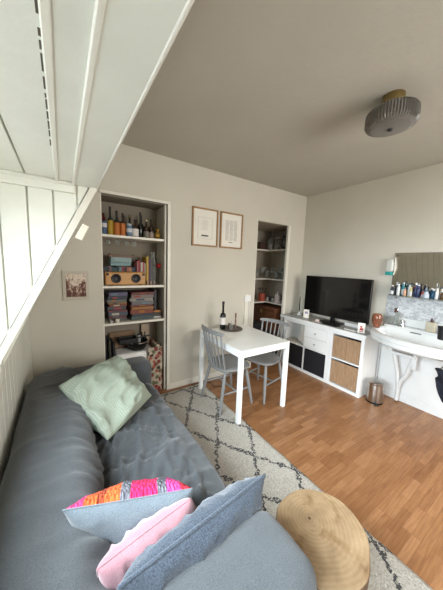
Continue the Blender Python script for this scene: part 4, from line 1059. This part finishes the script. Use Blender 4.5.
# wall dispenser
t = thing('soap_dispenser', 'white wall dispenser with teal base left of the mirror', 'dispenser', (R-.001, 1.318, 1.478))
m = MB(); m.box(-.055, 0, -.034, .034, .035, .185); m.build('body', mat('translucent_white', (214, 214, 206), .3, trans=.2), t, bevel=.012)
m = MB(); m.box(-.057, 0, -.036, .036, -.005, .035); m.build('base', cm(40, 150, 146), t, bevel=.008)
m = MB(); m.tube([(-.02, -.043, .0), (-.02, -.062, .08), (-.02, -.045, .205)], .007, 8); m.build('hanging_strap', M['trim'], t)
# on the basin ledge
Zb = .8955
t = thing('soap_bottle', 'square beige soap bottle with dark pump on the basin ledge', 'soap bottle', (R-.085, .84, Zb))
m = MB(); m.box(-.03, .03, -.04, .04, 0, .105); m.build('body', cm(176, 168, 148, .3), t, bevel=.008)
m = MB(); m.lathe([(0, .105), (.014, .105), (.014, .125), (.005, .128), (.005, .145), (0, .146)], 14); m.tube([(0, 0, .142), (-.03, 0, .14)], .006, 8); m.build('pump', cm(70, 36, 30), t)
drink_glass((R-.075, 1.215, Zb), .035, .10, 'clear tumbler at the left end of the basin ledge', 'tumblers on the basin ledge', 'tumbler')
drink_glass((R-.08, 1.15, Zb), .032, .15, 'taller tumbler next to the clear tumbler on the basin ledge', 'tumblers on the basin ledge', 'tumbler')
m = MB(); m.box(-.018, .018, -.02, .02, 0, .06); single(m, 'metal_holder', M['chrome'], 'small chrome holder behind the tumblers on the wall', 'holder', (R-.025, 1.19, 1.03), bevel=.004)
m = MB(); m.lathe([(0, 0), (.04, 0), (.05, .13), (.046, .13), (.036, .005), (0, .005)], 24); single(m, 'black_beaker', M['black'], 'black beaker at the right end of the basin', 'beaker', (R-.24, .70, .873), smooth=60)
# amber vase on the basin corner
t = thing('amber_vase', 'amber glass vase standing between worktop and basin', 'vase', (3.00, 1.262, .8725))
m = MB(); m.lathe([(0, 0), (.030, 0), (.034, .012), (.050, .055), (.056, .09), (.049, .14), (.041, .158), (.037, .158), (.046, .138), (.053, .09), (.046, .055), (.028, .014), (0, .012)], 28); m.build('glass', M['amber'], t, smooth=60)
m = MB(); m.lathe([(0, .014), (.014, .016), (.014, .045), (0, .045)], 14); m.build('tealight', M['china'], t)
# towel
t = softbox(-.03, .03, -.16, .085, 0, .32, .03, .022, lambda co, n: co+n*(.022*noise.noise(V((co.y*18, co.z*5, 1)))+.01*noise.noise(co*20))+V((0, (.32-co.z)*-.10+.02*math.sin(co.z*20), 0)))
for v in t.bm.verts:
    if v.co.y > 0: v.co.z = v.co.z*(1-.55*min(1, v.co.y/.08))+.32*.55*min(1, v.co.y/.08)
o = single(t, 'hand_towel', M['navy'], 'dark navy cloth hanging on a rail below the basin', 'towel', (2.99, .61, .285), smooth=80)
m = MB(); m.tube([(2.99, .70, .597), (2.99, .2, .597)], .008, 8); m.tube([(2.99, .66, .597), (R-.05, .66, .65)], .008, 8); m.tube([(2.99, .25, .597), (R-.05, .25, .65)], .008, 8)
single(m, 'towel_rail', M['chrome'], 'thin chrome rail that carries the dark cloth', 'rail', smooth=60)

# ------------------------------------------------------------------ narrow cupboard contents
Z = 1.812
def jar(x, y, z, r, h, label, c=None, lid=None, g=None):
    t = thing('glass_jar', label, 'jar', (x, y, z), 0, g)
    m = MB(); m.lathe([(0, 0), (r*.95, 0), (r, .006), (r, h*.78), (r*.7, h*.9), (r*.7, h), (r*.62, h), (r*.6, h*.9), (r*.9, h*.77), (r*.9, .01), (0, .01)], 18); m.build('glass', M['glass'], t, smooth=60)
    if c: m = MB(); m.lathe([(0, .012), (r*.86, .012), (r*.86, h*.5), (0, h*.5)], 16); m.build('contents', c, t)
    if lid: m = MB(); m.lathe([(0, h), (r*.78, h), (r*.78, h+.015), (0, h+.015)], 16); m.build('lid', lid, t)
    return t
boxed('dark_case', 2.85, 3.0, 3.15, 3.35, Z, Z+.13, cm(66, 48, 38), 'dark brown case on the top corner shelf', 'case')
jar(3.06, 3.12, Z, .05, .20, 'large clear carafe on the top corner shelf', cm(150, 146, 140), None)
jar(3.10, 2.99, Z, .045, .19, 'clear storage jar with metal lid on the top corner shelf', cm(176, 168, 158), M['steel'])
jar(3.16, 2.90, Z, .04, .17, 'smaller clear jar beside the coffee press', cm(150, 140, 130), M['black'])
t = thing('coffee_press', 'black and glass coffee press on the top corner shelf', 'coffee press', (3.09, 2.80, Z))
m = MB(); m.lathe([(0, 0), (.045, 0), (.045, .20), (.042, .20), (.042, .006), (0, .006)], 20); m.build('beaker', M['glass'], t)
m = MB(); m.lathe([(.046, 0), (.048, 0), (.048, .03), (.046, .03)], 20); m.lathe([(0, .20), (.05, .20), (.045, .225), (.004, .23), (.004, .26), (.01, .265), (0, .275)], 20); m.tube([(-.048, 0, .03), (-.085, 0, .05), (-.085, 0, .16), (-.048, 0, .19)], .007, 8)
for a in (0.8, 2.4, 4, 5.5): m.tube([(.048*math.cos(a), .048*math.sin(a), .02), (.048*math.cos(a), .048*math.sin(a), .2)], .003, 6)
m.build('frame', M['black'], t)
Z = 1.315
gl = [(2.93, 3.14), (3.03, 3.13), (3.06, 3.02), (3.06, 2.93), (3.06, 2.845), (3.06, 2.76), (2.98, 3.24), (3.13, 2.97), (3.13, 2.88), (3.13, 2.79), (3.12, 3.10), (2.88, 3.22), (3.07, 3.22), (3.20, 2.93), (3.20, 2.84), (3.20, 3.03), (3.06, 2.69)]
for k, (x, y) in enumerate(gl):
    s = k % 2 == 0
    drink_glass((x, y, Z), .034, .19 if s else .14, ('stemmed' if s else 'plain straight')+' clear glass on the middle corner shelf of the narrow cupboard', ('stemmed' if s else 'straight')+' glasses on the middle corner shelf', 'wine_glass' if s else 'drinking_glass', s)
Z = .905
t = thing('utensil_pot', 'red utensil pot with spoons on the lowest corner shelf', 'utensil pot', (2.965, 3.16, Z))
m = MB(); m.lathe([(0, 0), (.055, 0), (.06, .01), (.06, .14), (.055, .14), (.055, .012), (0, .012)], 24); m.build('pot', cm(164, 74, 58), t, smooth=50)
for k, (a, b) in enumerate(((-.05, .02), (.03, .03), (.05, -.03), (-.02, -.04), (0, .04))):
    m = MB(); m.tube([(a*.4, b*.4, .02), (a, b, .19), (a*1.2, b*1.2, .235)], [.004, .004, .011], 8); m.build('utensil', cm(70, 52, 40) if k % 2 else M['black'], t)
for k, (y, c, w) in enumerate(((3.05, (50, 48, 48), 'dark'), (2.985, (150, 146, 140), 'grey'), (3.115, (180, 174, 164), 'pale'))):
    can((3.07, y, Z), .026, .075, cm(*c), M['black'], '%s spice jar on the lowest corner shelf' % w, 'jar', name='spice_jar')
t = thing('storage_canister', 'pale pink canister with handle on the lowest corner shelf', 'canister', (3.075, 2.885, Z))
m = MB(); m.lathe([(0, 0), (.05, 0), (.052, .004), (.047, .15), (0, .155)], 24); m.build('body', cm(206, 188, 182), t, smooth=50)
m = MB(); m.lathe([(0, .152), (.048, .152), (.045, .165), (.01, .17), (.01, .185), (0, .186)], 20); m.build('lid', M['steel'], t, smooth=50)
m = MB(); m.tube([(0, -.045, .14), (0, -.085, .13), (0, -.085, .07), (0, -.05, .05)], .006, 8); m.build('handle', M['black'], t)
t = thing('wooden_chest', 'dark brown wooden chest below the lowest corner shelf', 'chest', (3.09, 3.06, .45))
m = MB(); m.box(-.20, .28, -.32, .30, 0, .33); m.build('body', M['brown'], t, bevel=.004)
m = MB(); m.box(-.204, .28, -.32, .30, .332, .385); m.build('lid', M['brown'], t, bevel=.006)
m = MB(); m.box(-.212, -.204, -.03, .03, .27, .34); m.build('clasp', M['brass'], t)
boxed('base_cabinet', 2.90, 3.36, 2.74, 3.38, 0, .449, cm(58, 52, 48), 'low dark cupboard base carrying the brown chest', 'cabinet')
m = softbox(-.12, .12, -.12, .12, 0, .62, .06, .04, lambda co, n: co+n*.02*noise.noise(co*9))
single(m, 'rucksack', mat('black_nylon', (18, 18, 20), .8, bump=.3, bscale=20), 'black bag standing in the dark foot of the narrow cupboard', 'bag', (2.62, 2.93, 0), smooth=70)

# ------------------------------------------------------------------ light
W = bpy.data.worlds.new('sky'); SC.world = W; W.use_nodes = True
W.node_tree.nodes['Background'].inputs[0].default_value = (.86, .93, 1, 1); W.node_tree.nodes['Background'].inputs[1].default_value = 1.0
def area(name, loc, rot, sx, sy, p, col, spread=PI):
    l = bpy.data.lights.new(name, 'AREA'); l.shape = 'RECTANGLE'; l.size = sx; l.size_y = sy; l.energy = p; l.color = col; l.spread = spread
    o = bpy.data.objects.new(name, l); COL.objects.link(o); o.location = loc; o.rotation_euler = rot; return o
area('daylight_and_fill', (DX-.16, (wy0+wy1)/2, (wz0+wz1)/2+.12), (0, -PI/2+.62, 0), wz1-wz0+.15, wy1-wy0, 86, (.80, .915, 1), 1.75)
area('daylight_and_fill', ((nw[0]+nw[1])/2, Y0-.25, (nw[2]+nw[3])/2+.15), (PI/2-.35, 0, 0), nw[1]-nw[0], nw[3]-nw[2], 88, (1, .97, .93), 2.7)  # fill light for the back of the room, set at the added window

# ------------------------------------------------------------------ camera
cam = bpy.data.cameras.new('camera'); co = bpy.data.objects.new('camera', cam); COL.objects.link(co); SC.camera = co
cam.sensor_fit = 'HORIZONTAL'; cam.sensor_width = 36; cam.lens = 239.73/443*36; cam.clip_start = .02
fw = V((.54843466, .82661771, -.12618469)); rt = V((.83521614, -.54881421, .03488486)); up = V((.04041551, .12452356, .9913932))
mt = Matrix((rt, up, -fw)).transposed().to_4x4(); mt.translation = (0, 0, 1.529)
co.matrix_world = mt
SC.view_settings.view_transform = 'Standard'; SC.view_settings.look = 'None'; SC.view_settings.exposure = .2; SC.view_settings.gamma = 1
SC.view_settings.use_curve_mapping = False
SC.cycles.max_bounces = 12; SC.cycles.diffuse_bounces = 8; SC.cycles.transmission_bounces = 8
